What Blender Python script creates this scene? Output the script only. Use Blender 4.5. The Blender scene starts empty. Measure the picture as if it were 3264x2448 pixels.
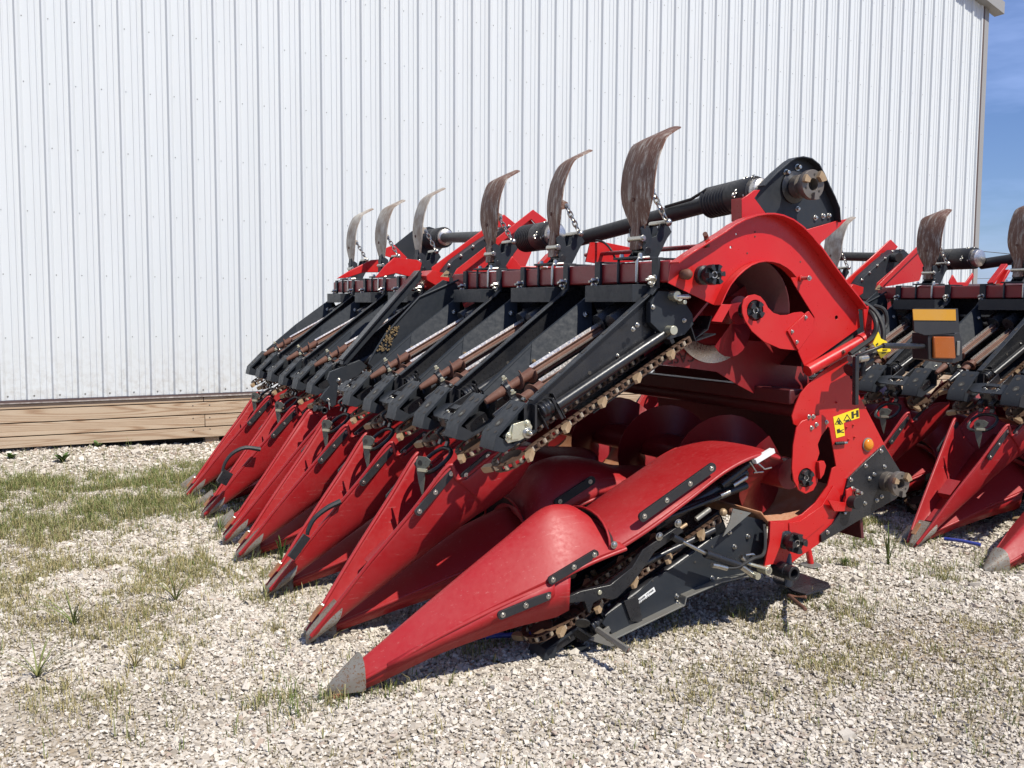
import bpy, math, random
import numpy as np
from mathutils import Vector, Matrix
from mathutils.geometry import tessellate_polygon
random.seed(7); rng = np.random.default_rng(7)
R_ = math.radians
scn = bpy.context.scene
COL = scn.collection

# ------------------------------------------------------------------ camera
F, YAW, PITCH, ROLL, CH = 3071.486, .4975, -.0809, .0057, 1.48
cy, sy = math.cos(YAW), math.sin(YAW)
FW = Vector((sy*math.cos(PITCH), cy*math.cos(PITCH), math.sin(PITCH)))
r0 = Vector((cy, -sy, 0)); u0 = r0.cross(FW)
RT = r0*math.cos(ROLL)+u0*math.sin(ROLL); UP = -r0*math.sin(ROLL)+u0*math.cos(ROLL)
cam = bpy.data.objects.new('camera', bpy.data.cameras.new('camera'))
COL.objects.link(cam); scn.camera = cam
cam.data.sensor_width = 36; cam.data.lens = F/3264*36
cam.data.clip_start = .05; cam.data.clip_end = 3000
mw = Matrix((RT, UP, -FW)).transposed().to_4x4(); mw.translation = Vector((0, 0, CH)); cam.matrix_world = mw

# the survey of the photograph: a reading (zoom sheet, x, y) is laid onto the real
# plane y = Y of the machine and gives its metric side-view coordinates (x, z)
TH = R_(1.5); PX, PY = 2.7, 3.45
ct, st = math.cos(TH), math.sin(TH)
ZO = {1: (1900, 450, 1000/2212), 2: (1700, 1200, 1200/2212), 3: (1000, 1400, 1100/2212), 4: (1000, 800, 1200/2212),
      5: (550, 1150, 800/1659), 6: (1050, 550, 700/2111), 7: (2600, 600, 664/881), 8: (0, 0, 1), 9: (1650, 350, 600/1659),
      10: (1400, 1100, 500/2074), 11: (780, 1050, 420/1991), 12: (1750, 1150, 700/2111), 13: (2650, 800, 614/2037), 14: (0, 0, 3264/2212)}
def ray(x, y): return FW+RT*((x-1632)/F)-UP*((y-1224)/F)
def rot(x, y): return ct*x-st*y, st*x+ct*y
def S(z, x, y, Y):
    a, b, k = ZO[z]; d = ray(a+x*k, b+y*k)
    ox, oy = rot(-PX, -PY); ox += PX; oy += PY
    dx, dy = rot(d.x, d.y); s = (Y-oy)/dy
    return (ox+s*dx, CH+s*d.z)
def SS(z, Y, pts): return [S(z, x, y, Y) for x, y in pts]
def ground(px, py, h=0.):
    d = ray(px, py); s = (CH-h)/-d.z
    return d.x*s, d.y*s

# ------------------------------------------------------------------ materials
MAT = {}
def nt(name):
    m = bpy.data.materials.new(name); m.use_nodes = True; t = m.node_tree
    b = t.nodes['Principled BSDF']; MAT[name] = m
    return m, t, b
def node(t, kind, **kw):
    n = t.nodes.new(kind)
    for k, v in kw.items():
        if k in n.inputs: n.inputs[k].default_value = v
        else: setattr(n, k, v)
    return n
def ramp(t, fac, stops):
    r = t.nodes.new('ShaderNodeValToRGB'); e = r.color_ramp.elements
    while len(e) < len(stops): e.new(.5)
    for i, (p, c) in enumerate(stops):
        e[i].position = p; e[i].color = (*c, 1) if len(c) == 3 else c
    t.links.new(fac, r.inputs[0]); return r.outputs[0]
def mix(t, fac, a, b, blend='MIX'):
    n = t.nodes.new('ShaderNodeMix'); n.data_type = 'RGBA'; n.blend_type = blend
    for s, v in ((0, fac), (6, a), (7, b)):
        if hasattr(v, 'is_linked'): t.links.new(v, n.inputs[s])
        else: n.inputs[s].default_value = (*v, 1) if isinstance(v, tuple) and len(v) == 3 else v
    return n.outputs[2]
def coords(t, scale=(1, 1, 1), kind='Object'):
    c = t.nodes.new('ShaderNodeTexCoord'); m = t.nodes.new('ShaderNodeMapping'); m.inputs['Scale'].default_value = scale
    t.links.new(c.outputs[kind], m.inputs[0]); return m.outputs[0]
def noise(t, vec, scale, detail=4, rough=.55, out=0):
    n = node(t, 'ShaderNodeTexNoise', Scale=scale, Detail=detail, Roughness=rough); t.links.new(vec, n.inputs['Vector']); return n.outputs[out]
def bump(t, b, h, dist, strength=1.):
    n = node(t, 'ShaderNodeBump', Strength=strength, Distance=dist); t.links.new(h, n.inputs['Height']); t.links.new(n.outputs[0], b.inputs['Normal'])
def paint(name, col, rough, dust=.25, dustcol=(.30, .25, .20), metal=0., spec=.5, scale=6, chips=None, chipcol=(.12, .05, .03), bmp=.0006, coat=0.):
    m, t, b = nt(name); v = coords(t)
    n1 = noise(t, v, scale, 6, .6); n2 = noise(t, v, scale*9, 4, .6); n3 = noise(t, v, scale*.4, 2)
    d = ramp(t, n1, [(.42, (0, 0, 0)), (.75, (dust,)*3)])
    c = mix(t, d, tuple(col), dustcol)
    c = mix(t, .25, c, mix(t, n3, tuple(x*.8 for x in col), tuple(min(1, x*1.2) for x in col)))
    if chips is not None:
        c = mix(t, ramp(t, n2, [(chips, (0, 0, 0)), (chips+.05, (1, 1, 1))]), c, chipcol)
    t.links.new(c, b.inputs['Base Color'])
    r = ramp(t, n2, [(.3, (max(rough-.08, .03),)*3), (.75, (min(rough+.14, 1),)*3)]); t.links.new(r, b.inputs['Roughness'])
    b.inputs['Metallic'].default_value = metal; b.inputs['Specular IOR Level'].default_value = spec
    b.inputs['Coat Weight'].default_value = coat; b.inputs['Coat Roughness'].default_value = .15
    if bmp: bump(t, b, n2, bmp, .6)
    return m
paint('red_plastic', (.32, .0095, .012), .46, .14, (.30, .13, .11), scale=5)
m = MAT['red_plastic']; t = m.node_tree; b = t.nodes['Principled BSDF']
lk = b.inputs['Base Color'].links[0].from_socket
sv = coords(t, (3, 60, 60)); t.nodes[-1].inputs['Rotation'].default_value = (0, R_(38), 0)
sc_ = ramp(t, noise(t, sv, 1.6, 3, .6), [(.655, (0, 0, 0)), (.68, (.45,)*3), (.70, (0, 0, 0))])
ch_ = ramp(t, noise(t, coords(t), 2.2, 6, .65), [(.50, (0, 0, 0)), (.74, (.20,)*3)])
c = mix(t, sc_, lk, (.50, .20, .18)); c = mix(t, ch_, c, (.40, .060, .065)); t.links.new(c, b.inputs['Base Color'])
paint('red_paint', (.47, .010, .010), .33, .12, (.35, .16, .12), scale=4, bmp=.0003)
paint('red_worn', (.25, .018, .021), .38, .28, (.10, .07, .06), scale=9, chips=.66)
paint('black_paint', (.012, .013, .016), .30, .35, (.07, .065, .06), scale=7, chips=.72, chipcol=(.06, .05, .045))
paint('black_panel', (.018, .022, .028), .46, .22, (.075, .07, .065), scale=5, chips=.80, chipcol=(.055, .05, .045), spec=.35)
paint('cover_paint', (.014, .018, .024), .58, .30, (.055, .052, .045), scale=5, chips=.78, chipcol=(.06, .055, .045), spec=.22)
paint('black_plastic', (.016, .016, .018), .48, .25, (.06, .055, .05), scale=6)
paint('rubber', (.012, .012, .012), .6, .3, (.07, .065, .06), scale=10)
paint('zinc', (.50, .485, .44), .30, .2, (.3, .27, .2), metal=1., scale=30)
paint('yellow_zinc', (.62, .60, .46), .35, .3, (.35, .32, .2), metal=.8, scale=20)
paint('silver_steel', (.60, .57, .53), .30, .35, (.28, .16, .10), metal=.9, scale=12, chips=.68, chipcol=(.2, .09, .05))
paint('rust', (.115, .045, .028), .68, .5, (.20, .115, .075), scale=14, bmp=.0015)
paint('shaded_red', (.085, .010, .012), .45, .4, (.05, .035, .03), scale=6)  # dark red for interior pieces: their shade is put into the colour
paint('shaded_auger_red', (.24, .012, .018), .36, .3, (.12, .06, .06), scale=5)  # deeper red for the flights, with the shade around them painted in
paint('coupler_steel', (.17, .15, .13), .45, .4, (.12, .07, .04), scale=14, metal=.5)
paint('chain_steel', (.12, .07, .045), .55, .5, (.06, .035, .025), scale=20, metal=.3)
paint('chain_roller', (.50, .42, .32), .4, .4, (.3, .2, .13), metal=.5, scale=30)
paint('lug_bronze', (.38, .27, .16), .5, .6, (.20, .11, .06), metal=.3, scale=25)
paint('tip_metal', (.23, .215, .185), .5, .8, (.16, .10, .06), metal=.3, scale=13, chips=.55, chipcol=(.17, .085, .04))
paint('latch_steel', (.12, .125, .105), .5, .4, (.16, .12, .08), metal=.2, scale=14, chips=.6, chipcol=(.07, .045, .03))
paint('galvanised', (.20, .20, .185), .48, .55, (.17, .13, .09), metal=.4, scale=9, chips=.68, chipcol=(.24, .10, .04))
paint('tip_brown', (.16, .085, .04), .5, .7, (.30, .28, .22), scale=10, metal=.2, chips=.62, chipcol=(.30, .27, .22))
paint('tip_rust', (.30, .12, .05), .6, .6, (.40, .31, .22), scale=14, metal=.1)
paint('yellow', (.78, .58, .015), .45, .1, scale=8, bmp=0)
paint('decal_black', (.02, .018, .01), .5, .1, bmp=0)
paint('white_sticker', (.72, .72, .70), .5, .2, bmp=0)
paint('amber_bright', (.60, .20, .006), .18, .1, bmp=0)
paint('amber', (.28, .065, .003), .18, .1, bmp=0)
paint('amber_tape', (.46, .22, .010), .35, .2, bmp=0)
paint('dark_red_letter', (.05, .006, .006), .5, .1, bmp=0)
paint('corn_residue', (.19, .13, .06), .9, .6, (.16, .11, .06), scale=60, bmp=.004)
paint('trim_grey', (.27, .265, .255), .45, .15, scale=3, bmp=0)
paint('trim_brown', (.085, .055, .05), .5, .15, scale=3, bmp=0)
paint('blue_plastic', (.02, .045, .30), .4, .2)
paint('wire', (.02, .02, .022), .6, .1, bmp=0)
# weathered stomper steel: long streaks of rust and grey running with the plate
def streaked(name, a, b_, c_, lo, hi):
    m, t, b = nt(name)
    v = coords(t, (3.6, 17, 3.6)); n1 = noise(t, v, 2.8, 9, .8)
    v2 = coords(t); n2 = noise(t, v2, 9, 5, .6)
    c = ramp(t, n1, [(.30, a), (lo, b_), (hi, c_), (.80, a)])
    c = mix(t, ramp(t, n2, [(.38, (0, 0, 0)), (.66, (.8, .8, .8))]), c, a)
    t.links.new(c, b.inputs['Base Color']); b.inputs['Roughness'].default_value = .62; b.inputs['Metallic'].default_value = .15
    bump(t, b, n1, .002, .7)
streaked('stomper_rust', (.10, .038, .024), (.17, .085, .055), (.46, .42, .36), .50, .60)
streaked('stomper_grey', (.20, .13, .09), (.33, .29, .24), (.52, .49, .43), .40, .56)
# white ribbed sheet
m, t, b = nt('white_sheet'); v = coords(t, (1, 1, .12)); n1 = noise(t, v, 3, 5, .6); v2 = coords(t); n2 = noise(t, v2, 1.1, 3)
c = mix(t, n1, (.55, .575, .585), (.61, .635, .645)); c = mix(t, ramp(t, n2, [(.35, (.0,)*3), (.8, (.12,)*3)]), c, (.60, .58, .56))
sp = t.nodes.new('ShaderNodeSeparateXYZ'); t.links.new(coords(t), sp.inputs[0])
mr = node(t, 'ShaderNodeMapRange'); mr.inputs['From Min'].default_value = .54; mr.inputs['From Max'].default_value = 1.15; mr.inputs['To Min'].default_value = 1.; mr.inputs['To Max'].default_value = 0.; t.links.new(sp.outputs[2], mr.inputs[0])
spl = ramp(t, noise(t, coords(t), 14, 6, .7), [(.45, (0, 0, 0)), (.7, (.55,)*3)]); mm = node(t, 'ShaderNodeMath', operation='MULTIPLY'); t.links.new(mr.outputs[0], mm.inputs[0]); t.links.new(spl, mm.inputs[1])
c = mix(t, mm.outputs[0], c, (.33, .29, .24))
run = ramp(t, noise(t, coords(t, (9, 1, .35)), 1.5, 4, .6), [(.55, (0, 0, 0)), (.8, (.22,)*3)]); c = mix(t, run, c, (.47, .47, .45))
t.links.new(c, b.inputs['Base Color']); b.inputs['Roughness'].default_value = .42; b.inputs['Specular IOR Level'].default_value = .4
bump(t, b, noise(t, coords(t, (3, 1, .5)), 2.2, 2), .006, .3)
# treated wood planks: cathedral grain, one pattern per plank
def wood(name, seed):
    m, t, b = nt(name)
    v = coords(t, (.30, 1, 7.5))
    mp = t.nodes[-1]; mp.inputs['Location'].default_value = (seed*3.7, seed*1.3, seed*2.1)
    nz = noise(t, v, 1.1, 3, .5)
    w = node(t, 'ShaderNodeTexNoise', Scale=1.15, Detail=1.5, Roughness=.4); t.links.new(v, w.inputs['Vector'])
    mm = node(t, 'ShaderNodeMath', operation='MULTIPLY'); mm.inputs[1].default_value = 16.; t.links.new(w.outputs[0], mm.inputs[0])
    fr = node(t, 'ShaderNodeMath', operation='PINGPONG'); fr.inputs[1].default_value = .5; t.links.new(mm.outputs[0], fr.inputs[0])
    fine = noise(t, coords(t, (2, 1, 90)), 3, 5, .7)
    c = ramp(t, fr.outputs[0], [(.0, (.43, .335, .24)), (.26, (.39, .295, .205)), (.40, (.27, .165, .095)), (.5, (.21, .12, .065))])
    c = mix(t, ramp(t, fine, [(.35, (0, 0, 0)), (.75, (.55,)*3)]), c, (.56, .43, .30))
    c = mix(t, ramp(t, nz, [(.4, (0, 0, 0)), (.7, (.4,)*3)]), c, (.36, .27, .19))
    k = node(t, 'ShaderNodeTexVoronoi', Scale=1.0); k.feature = 'F1'; t.links.new(coords(t, (.8, 1, 4)), k.inputs['Vector'])
    c = mix(t, ramp(t, k.outputs['Distance'], [(.04, (1, 1, 1)), (.07, (0, 0, 0))]), c, (.10, .05, .03))
    t.links.new(c, b.inputs['Base Color']); b.inputs['Roughness'].default_value = .75; bump(t, b, fine, .002, .5)
for i in range(4): wood('wood_%d' % i, i+1)
paint('dark_void', (.03, .028, .026), .9, .3)
# ground under the stones
m, t, b = nt('ground_dirt'); v = coords(t, kind='Object')
vo = node(t, 'ShaderNodeTexVoronoi', Scale=42.); t.links.new(v, vo.inputs['Vector'])
n1 = noise(t, v, .55, 5, .6); n2 = noise(t, v, 40, 4)
c = ramp(t, n1, [(.35, (.40, .355, .29)), (.6, (.29, .225, .15))])
st_ = ramp(t, vo.outputs['Color'], [(.2, (.26, .22, .175)), (.8, (.46, .42, .36))])
c = mix(t, ramp(t, vo.outputs['Distance'], [(.35, (.85,)*3), (.6, (0, 0, 0))]), c, st_)
t.links.new(c, b.inputs['Base Color']); b.inputs['Roughness'].default_value = .9
inv = node(t, 'ShaderNodeMath', operation='SUBTRACT'); inv.inputs[0].default_value = 1; t.links.new(vo.outputs['Distance'], inv.inputs[1])
bump(t, b, inv.outputs[0], .012, .9)
# stones: colour from a per-stone attribute
m, t, b = nt('stone'); a = node(t, 'ShaderNodeAttribute', attribute_name='tone')
c = ramp(t, a.outputs['Fac'], [(0, (.17, .135, .095)), (.22, (.34, .29, .23)), (.5, (.52, .465, .39)), (.85, (.70, .65, .57)), (.93, (.30, .20, .14)), (1, (.38, .31, .26))])
c = mix(t, .25, c, mix(t, noise(t, coords(t), 90, 3), (.24, .205, .165), (.66, .62, .56)))
t.links.new(c, b.inputs['Base Color']); b.inputs['Roughness'].default_value = .85
# plants
for nm, A, B in (('grass', (.075, .12, .025), (.38, .33, .17)), ('leaf', (.045, .10, .02), (.12, .17, .05))):
    m, t, b = nt(nm); a = node(t, 'ShaderNodeAttribute', attribute_name='tone')
    t.links.new(ramp(t, a.outputs['Fac'], [(0, A), (.45, (.14, .17, .05) if nm == 'grass' else B), (.75, (.30, .24, .11) if nm == 'grass' else B), (1, B)]), b.inputs['Base Color'])
    b.inputs['Roughness'].default_value = .6; b.inputs['Specular IOR Level'].default_value = .25

# ------------------------------------------------------------------ mesh builder
class M:
    def __init__(s): s.v = []; s.f = []; s.m = []; s.mats = []
    def mi(s, mat):
        if mat not in s.mats: s.mats.append(mat)
        return s.mats.index(mat)
    def add(s, vs, fs, mat):
        o = len(s.v); k = s.mi(mat); s.v += [tuple(p) for p in vs]
        for f in fs: s.f.append([o+i for i in f]); s.m.append(k)
        return s
    def plate(s, poly, y0, y1, mat, holes=()):         # outline in the side view (x,z), thickness along y
        loops = [list(poly)]+[list(h) for h in holes]
        tri = tessellate_polygon([[Vector((x, z, 0)) for x, z in l] for l in loops])
        flat = [p for l in loops for p in l]; n = len(flat)
        vs = [(x, y0, z) for x, z in flat]+[(x, y1, z) for x, z in flat]
        fs = [t_ for t_ in tri]+[tuple(i+n for i in reversed(t_)) for t_ in tri]
        o = 0
        for l in loops:
            k = len(l)
            for i in range(k): fs.append((o+i, o+(i+1) % k, n+o+(i+1) % k, n+o+i))
            o += k
        return s.add(vs, fs, mat)
    def hexa(s, p, mat):                               # 8 corners: bottom 4, top 4
        return s.add(p, [(3, 2, 1, 0), (4, 5, 6, 7), (0, 1, 5, 4), (1, 2, 6, 5), (2, 3, 7, 6), (3, 0, 4, 7)], mat)
    def box(s, c, dx, dy, dz, mat, ax=None):           # ax: x-axis direction angle in the side view (rad)
        a = ax or 0.; X = Vector((math.cos(a), 0, math.sin(a)))*dx/2; Z = Vector((-math.sin(a), 0, math.cos(a)))*dz/2; Y = Vector((0, dy/2, 0)); c = Vector(c)
        return s.hexa([c-X-Y-Z, c+X-Y-Z, c+X+Y-Z, c-X+Y-Z, c-X-Y+Z, c+X-Y+Z, c+X+Y+Z, c-X+Y+Z], mat)
    def bar(s, p0, p1, w, h, mat, up=(0, 0, 1)):
        p0, p1 = Vector(p0), Vector(p1); d = (p1-p0).normalized(); a = d.cross(Vector(up)).normalized()*w/2; b_ = a.cross(d).normalized()*h/2
        return s.hexa([p0-a-b_, p1-a-b_, p1+a-b_, p0+a-b_, p0-a+b_, p1-a+b_, p1+a+b_, p0+a+b_], mat)
    def rings(s, rg, mat, caps=True, closed=True):
        n = len(rg[0]); vs = [p for r in rg for p in r]; fs = []
        for i in range(len(rg)-1):
            for j in range(n if closed else n-1):
                a, b_ = i*n+j, i*n+(j+1) % n; fs.append((a, b_, b_+n, a+n))
        if caps: fs.append(tuple(reversed(range(n)))); fs.append(tuple(range((len(rg)-1)*n, len(rg)*n)))
        return s.add(vs, fs, mat)
    def lathe(s, p0, p1, prof, mat, n=20, caps=True, ph=0.):   # prof: (distance along, radius)
        p0, p1 = Vector(p0), Vector(p1); d = (p1-p0).normalized()
        a = d.cross(Vector((0, 0, 1)) if abs(d.z) < .9 else Vector((1, 0, 0))).normalized(); b_ = d.cross(a)
        rg = [[p0+d*t_+(a*math.cos(k*2*math.pi/n+ph)+b_*math.sin(k*2*math.pi/n+ph))*r for k in range(n)] for t_, r in prof]
        return s.rings(rg, mat, caps)
    def cyl(s, p0, p1, r, mat, n=16, r1=None):
        return s.lathe(p0, p1, [(0, r), ((Vector(p1)-Vector(p0)).length, r if r1 is None else r1)], mat, n)
    def tube(s, path, r, mat, n=8, closed=False):
        P = [Vector(p) for p in path]; rg = []; a = None
        for i, p in enumerate(P):
            d = (P[(i+1) % len(P)] if (closed or i < len(P)-1) else P[i])-(P[i-1] if (closed or i > 0) else P[i])
            d.normalize()
            if a is None: a = d.cross(Vector((0, 0, 1)) if abs(d.z) < .9 else Vector((1, 0, 0))).normalized()
            a = (a-d*a.dot(d)).normalized(); b_ = d.cross(a)
            rr = r[i] if isinstance(r, (list, tuple)) else r
            rg.append([p+(a*math.cos(k*2*math.pi/n)+b_*math.sin(k*2*math.pi/n))*rr for k in range(n)])
        if closed: rg.append(rg[0])
        return s.rings(rg, mat, caps=not closed)
    def bolt(s, p, d=(0, -1, 0), r=.011, h=.009, mat='zinc', washer=True):
        r *= .84
        p = Vector(p); d = Vector(d).normalized()
        if washer: s.cyl(p, p+d*.003, r*1.45, mat, 14)
        s.lathe(p+d*.002, p+d*h, [(0, r), (h*.8, r), (h, r*.75)], mat, 6)
        return s
    def ball(s, c, r, mat, n=10, sc=(1, 1, 1)):
        rg = []
        for i in range(1, n):
            a = math.pi*i/n; rg.append([(c[0]+r*math.sin(a)*math.cos(k*2*math.pi/n)*sc[0], c[1]+r*math.sin(a)*math.sin(k*2*math.pi/n)*sc[1], c[2]-r*math.cos(a)*sc[2]) for k in range(n)])
        return s.rings(rg, mat)
    def obj(s, name, parent=None, smooth=38, bev=0., sol=0., off=None, sub=0, label=None):
        off = off if off is not None else ((PX, PY, 0) if parent is not None else (0, 0, 0))
        me = bpy.data.meshes.new(name); V = np.array(s.v, dtype=float)-np.array(off)
        me.from_pydata([tuple(p) for p in V], [], s.f)
        for n in s.mats: me.materials.append(MAT[n])
        me.polygons.foreach_set('material_index', s.m); me.update()
        import bmesh
        bm = bmesh.new(); bm.from_mesh(me); bmesh.ops.recalc_face_normals(bm, faces=bm.faces); bm.to_mesh(me); bm.free()
        if smooth:
            me.polygons.foreach_set('use_smooth', [True]*len(me.polygons)); me.set_sharp_from_angle(angle=R_(smooth))
        o = bpy.data.objects.new(name, me); COL.objects.link(o)
        if parent is not None: o.parent = parent
        if sol: mo = o.modifiers.new('t', 'SOLIDIFY'); mo.thickness = sol; mo.offset = 0
        if bev: mo = o.modifiers.new('b', 'BEVEL'); mo.width = bev; mo.segments = 2; mo.limit_method = 'ANGLE'; mo.angle_limit = R_(45)
        if label: o['label'] = label
        return o
def thing(name, label, cat, loc=(0, 0, 0), rotz=0, group=None):
    o = bpy.data.objects.new(name, None); COL.objects.link(o); o.location = loc; o.rotation_euler = (0, 0, rotz); o.empty_display_size = .2
    o['label'] = label; o['category'] = cat
    if group: o['group'] = group
    return o
def tag(o, label=None, cat=None, group=None, kind=None):
    for k, v in (('label', label), ('category', cat), ('group', group), ('kind', kind)):
        if v: o[k] = v
    return o
KIDS = {}
def kids(o): return [c for c in bpy.data.objects if c.parent is o]
def copy_tree(o, parent, dloc=None):
    c = o.copy(); COL.objects.link(c); c.parent = parent
    if dloc is not None: c.location = Vector(o.location)+Vector(dloc)
    for k in kids(o): copy_tree(k, c)
    return c
def circ(c, r, n=20, a0=0, a1=2*math.pi): return [(c[0]+r*math.cos(a0+(a1-a0)*i/n), c[1]+r*math.sin(a0+(a1-a0)*i/n)) for i in range(n)]
def lerp(a, b_, t_): return tuple(x+(y-x)*t_ for x, y in zip(a, b_))
def resample(P, n):
    P = [Vector(p) for p in P]; L = [0]
    for a, b_ in zip(P, P[1:]): L.append(L[-1]+(b_-a).length)
    out = []
    for i in range(n):
        t_ = L[-1]*i/(n-1); k = 0
        while k < len(P)-2 and L[k+1] < t_: k += 1
        out.append(P[k].lerp(P[k+1], (t_-L[k])/max(L[k+1]-L[k], 1e-9)))
    return out
def smooth_path(P, n=40):                                # Catmull-Rom
    P = [Vector(p) for p in P]; Q = [P[0]*2-P[1]]+P+[P[-1]*2-P[-2]]; out = []
    seg = len(P)-1; per = max(2, n//seg)
    for i in range(seg):
        p0, p1, p2, p3 = Q[i:i+4]
        for k in range(per):
            t_ = k/per; out.append(.5*((2*p1)+(p2-p0)*t_+(2*p0-5*p1+4*p2-p3)*t_**2+(-p0+3*p1-3*p2+p3)*t_**3))
    out.append(P[-1]); return out

# ================================================================== THE HEADER
H = thing('folding_corn_header', 'complete red folded corn header nearest the camera, black row units above its snouts', 'corn header', (PX, PY, 0), -TH,
          'folded corn headers parked beside the white building')
YN = 3.28                                              # plane of the near end plates
WR = [3.60+.765*i for i in range(3)]+[6.31+.765*i for i in range(3)]   # wing row centres
DY = [y-WR[0] for y in WR]
Y0 = WR[0]
aw, ac = R_(29.2), R_(25.4)
AW, AC = (1.909, .939), (2.102, .114)
def wing_to_center(p):                                 # the same row unit seen the other way up
    x, y, z = p; dx, dz = x-AW[0], z-AW[1]
    s_ = dx*math.cos(aw)+dz*math.sin(aw); t_ = -dx*math.sin(aw)+dz*math.cos(aw)
    return (AC[0]+s_*math.cos(ac)+t_*math.sin(ac), y, AC[1]+s_*math.sin(ac)-t_*math.cos(ac))
def W(s_, t_): return (AW[0]+s_*math.cos(aw)-t_*math.sin(aw), AW[1]+s_*math.sin(aw)+t_*math.cos(aw))   # along the chain, away from it

def build_row(conv=None):
    """one row unit: folded arms, gathering chains, stalk rolls; conv remaps the finished points"""
    parts = {}
    def P(name): return parts.setdefault(name, M())
    # --- arms (deep sheet, narrow flange on top)
    for sgn, nm in ((-1, 'near'), (1, 'far')):
        ya = Y0+sgn*.205; arm = P('arm_'+nm)
        topA, topB = (2.535, 1.553), (1.935, 1.095)
        if sgn < 0:
            poly = [topA, topB, (1.91, 1.07), (1.91, .965), (1.95, .967), (2.30, 1.165), (2.63, 1.36), (2.70, 1.39), (2.69, 1.47), (2.62, 1.555)]
            arm.plate(poly, ya-.005, ya+.005, 'black_paint')  # darker black than the cover: weaker sky light put into the colour
            d = Vector((topA[0]-topB[0], 0, topA[1]-topB[1])).normalized(); n_ = Vector((-d.z, 0, d.x))
            a, b_ = Vector((topB[0], ya-.018, topB[1]))+n_*.003, Vector((topA[0], ya-.018, topA[1]))+n_*.003
            arm.bar(a, b_, .038, .006, 'black_panel', up=n_)
            for k in range(6):
                q = a.lerp(b_, .06+k*.17); arm.bar(q, q+d*.030, .012, .010, 'dark_void', up=n_)
            for k, (x, z) in enumerate([(2.10, 1.09), (2.22, 1.20), (2.36, 1.27), (2.50, 1.40), (2.56, 1.37)]):
                (arm.bolt((x, ya-.005, z), r=.008, h=.006) if k % 2 == 0 else arm.cyl((x, ya-.0052, z), (x, ya-.0075, z), .009, 'dark_void', 10))
            # ribs near the front end
            arm.box((1.985, ya-.02, 1.02), .006, .03, .10, 'black_paint', aw)
            arm.box((2.06, ya-.02, 1.07), .006, .03, .12, 'black_paint', aw)
            arm.lathe((1.97, ya-.02, 1.045), (2.045, ya-.02, 1.085), [(0, .02), (.01, .034), (.02, .03), (.03, .036), (.045, .03), (.055, .036), (.07, .022)], 'black_paint', 16)
            # long tensioner tube along the side
            arm.cyl((2.045, ya-.035, 1.072), (2.60, ya-.035, 1.375), .023, 'black_paint', 16)
            arm.box((2.60, ya-.02, 1.36), .02, .05, .09, 'black_paint', aw); arm.box((2.045, ya-.02, 1.06), .012, .055, .10, 'black_paint', aw)
        else:
            # big sloping cover facing the row gap
            ridge = [(2.50, ya+.03, 1.535), (2.18, ya+.03, 1.305), (1.93, ya+.02, 1.10)]
            low = [(2.46, ya-.045, 1.33), (2.13, ya-.04, 1.15), (1.93, ya-.02, 1.02)]
            arm.tube([(2.50, ya+.035, 1.53), (2.18, ya+.035, 1.30), (1.93, ya+.025, 1.095)], .013, 'cover_paint', 8)
            for j in range(2):
                o_ = .006 if j == 0 else 0.
                a, b_, c_, d_ = [Vector(q) for q in (ridge[j], ridge[j+1], low[j+1], low[j])]
                up = Vector((0, -.4, .9))*(.004+o_)
                arm.hexa([a, b_, c_, d_, a+up, b_+up, c_+up, d_+up], 'cover_paint')
            arm.plate([(2.50, 1.53), (1.93, 1.09), (1.91, .97), (2.16, 1.08), (2.60, 1.33)], ya+.035, ya+.042, 'black_paint')
            n_ = Vector((0, -.8, .6))
            for x, z, yy in ((2.44, 1.44, -.02), (2.25, 1.26, -.015), (2.02, 1.10, -.01)): arm.bolt((x, ya+yy, z), n_, r=.013, h=.012)
            # residue lump where the roll bearing sits
            res = P('residue')
            for k in range(26):
                random.seed(k*3+1); res.ball((2.185+random.uniform(-.03, .03), ya-.045+random.uniform(-.02, .02), 1.205+random.uniform(-.025, .025)), random.uniform(.008, .016), 'corn_residue' if k % 3 else 'rust', 6)
    # --- the cross plate and gearbox at the rear of the row
    g = P('gearbox')
    g.plate([(2.44, 1.575), (2.545, 1.575), (2.545, 1.50), (2.44, 1.50)], Y0-.195, Y0+.195, 'black_panel')
    g.box((2.62, Y0, 1.42), .22, .32, .16, 'black_paint', aw)
    g.cyl((2.43, Y0-.055, 1.40), (2.58, Y0-.055, 1.48), .045, 'black_paint'); g.cyl((2.43, Y0+.055, 1.40), (2.58, Y0+.055, 1.48), .045, 'black_paint')
    # --- stalk rolls: knife section, spiral nose, tapered bearing tube
    for sgn in (-1, 1):
        yy = Y0+sgn*.062; r = P('roll_'+('a' if sgn < 0 else 'b'))
        p0, p1 = (Vector((2.095, yy, 1.190)), Vector((2.49, yy, 1.402))) if sgn > 0 else (Vector((2.075, yy, 1.140)), Vector((2.47, yy, 1.352))); d = (p1-p0).normalized()
        u = d.cross(Vector((0, 1, 0))).normalized(); u = u if u.z > 0 else -u; w_ = Vector((0, 1, 0))
        r.cyl(p0, p1, .017, 'rust', 12)
        for k in range(6):
            a = k*math.pi/3+.3; c_ = u*math.cos(a)+w_*math.sin(a)
            r.bar(p0+c_*.023, p1+c_*.023, .004, .017, 'silver_steel' if k % 2 == 0 else 'rust', up=c_)
        # spiral nose
        q0 = p0-d*.125; r.lathe(q0, p0, [(0, .018), (.125, .026)], 'rust', 16)
        hel = []
        nst = 44
        for i in range(nst+1):
            tt = i/nst; a = sgn*tt*math.pi*3.6; c_ = u*math.cos(a)+w_*math.sin(a); base = q0+d*(.125*tt)
            hel.append([base+c_*.018-d*.003, base+c_*(.034+.010*tt)-d*.0015, base+c_*(.034+.010*tt)+d*.0015, base+c_*.018+d*.003])
        r.rings(hel, 'rust')
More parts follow.
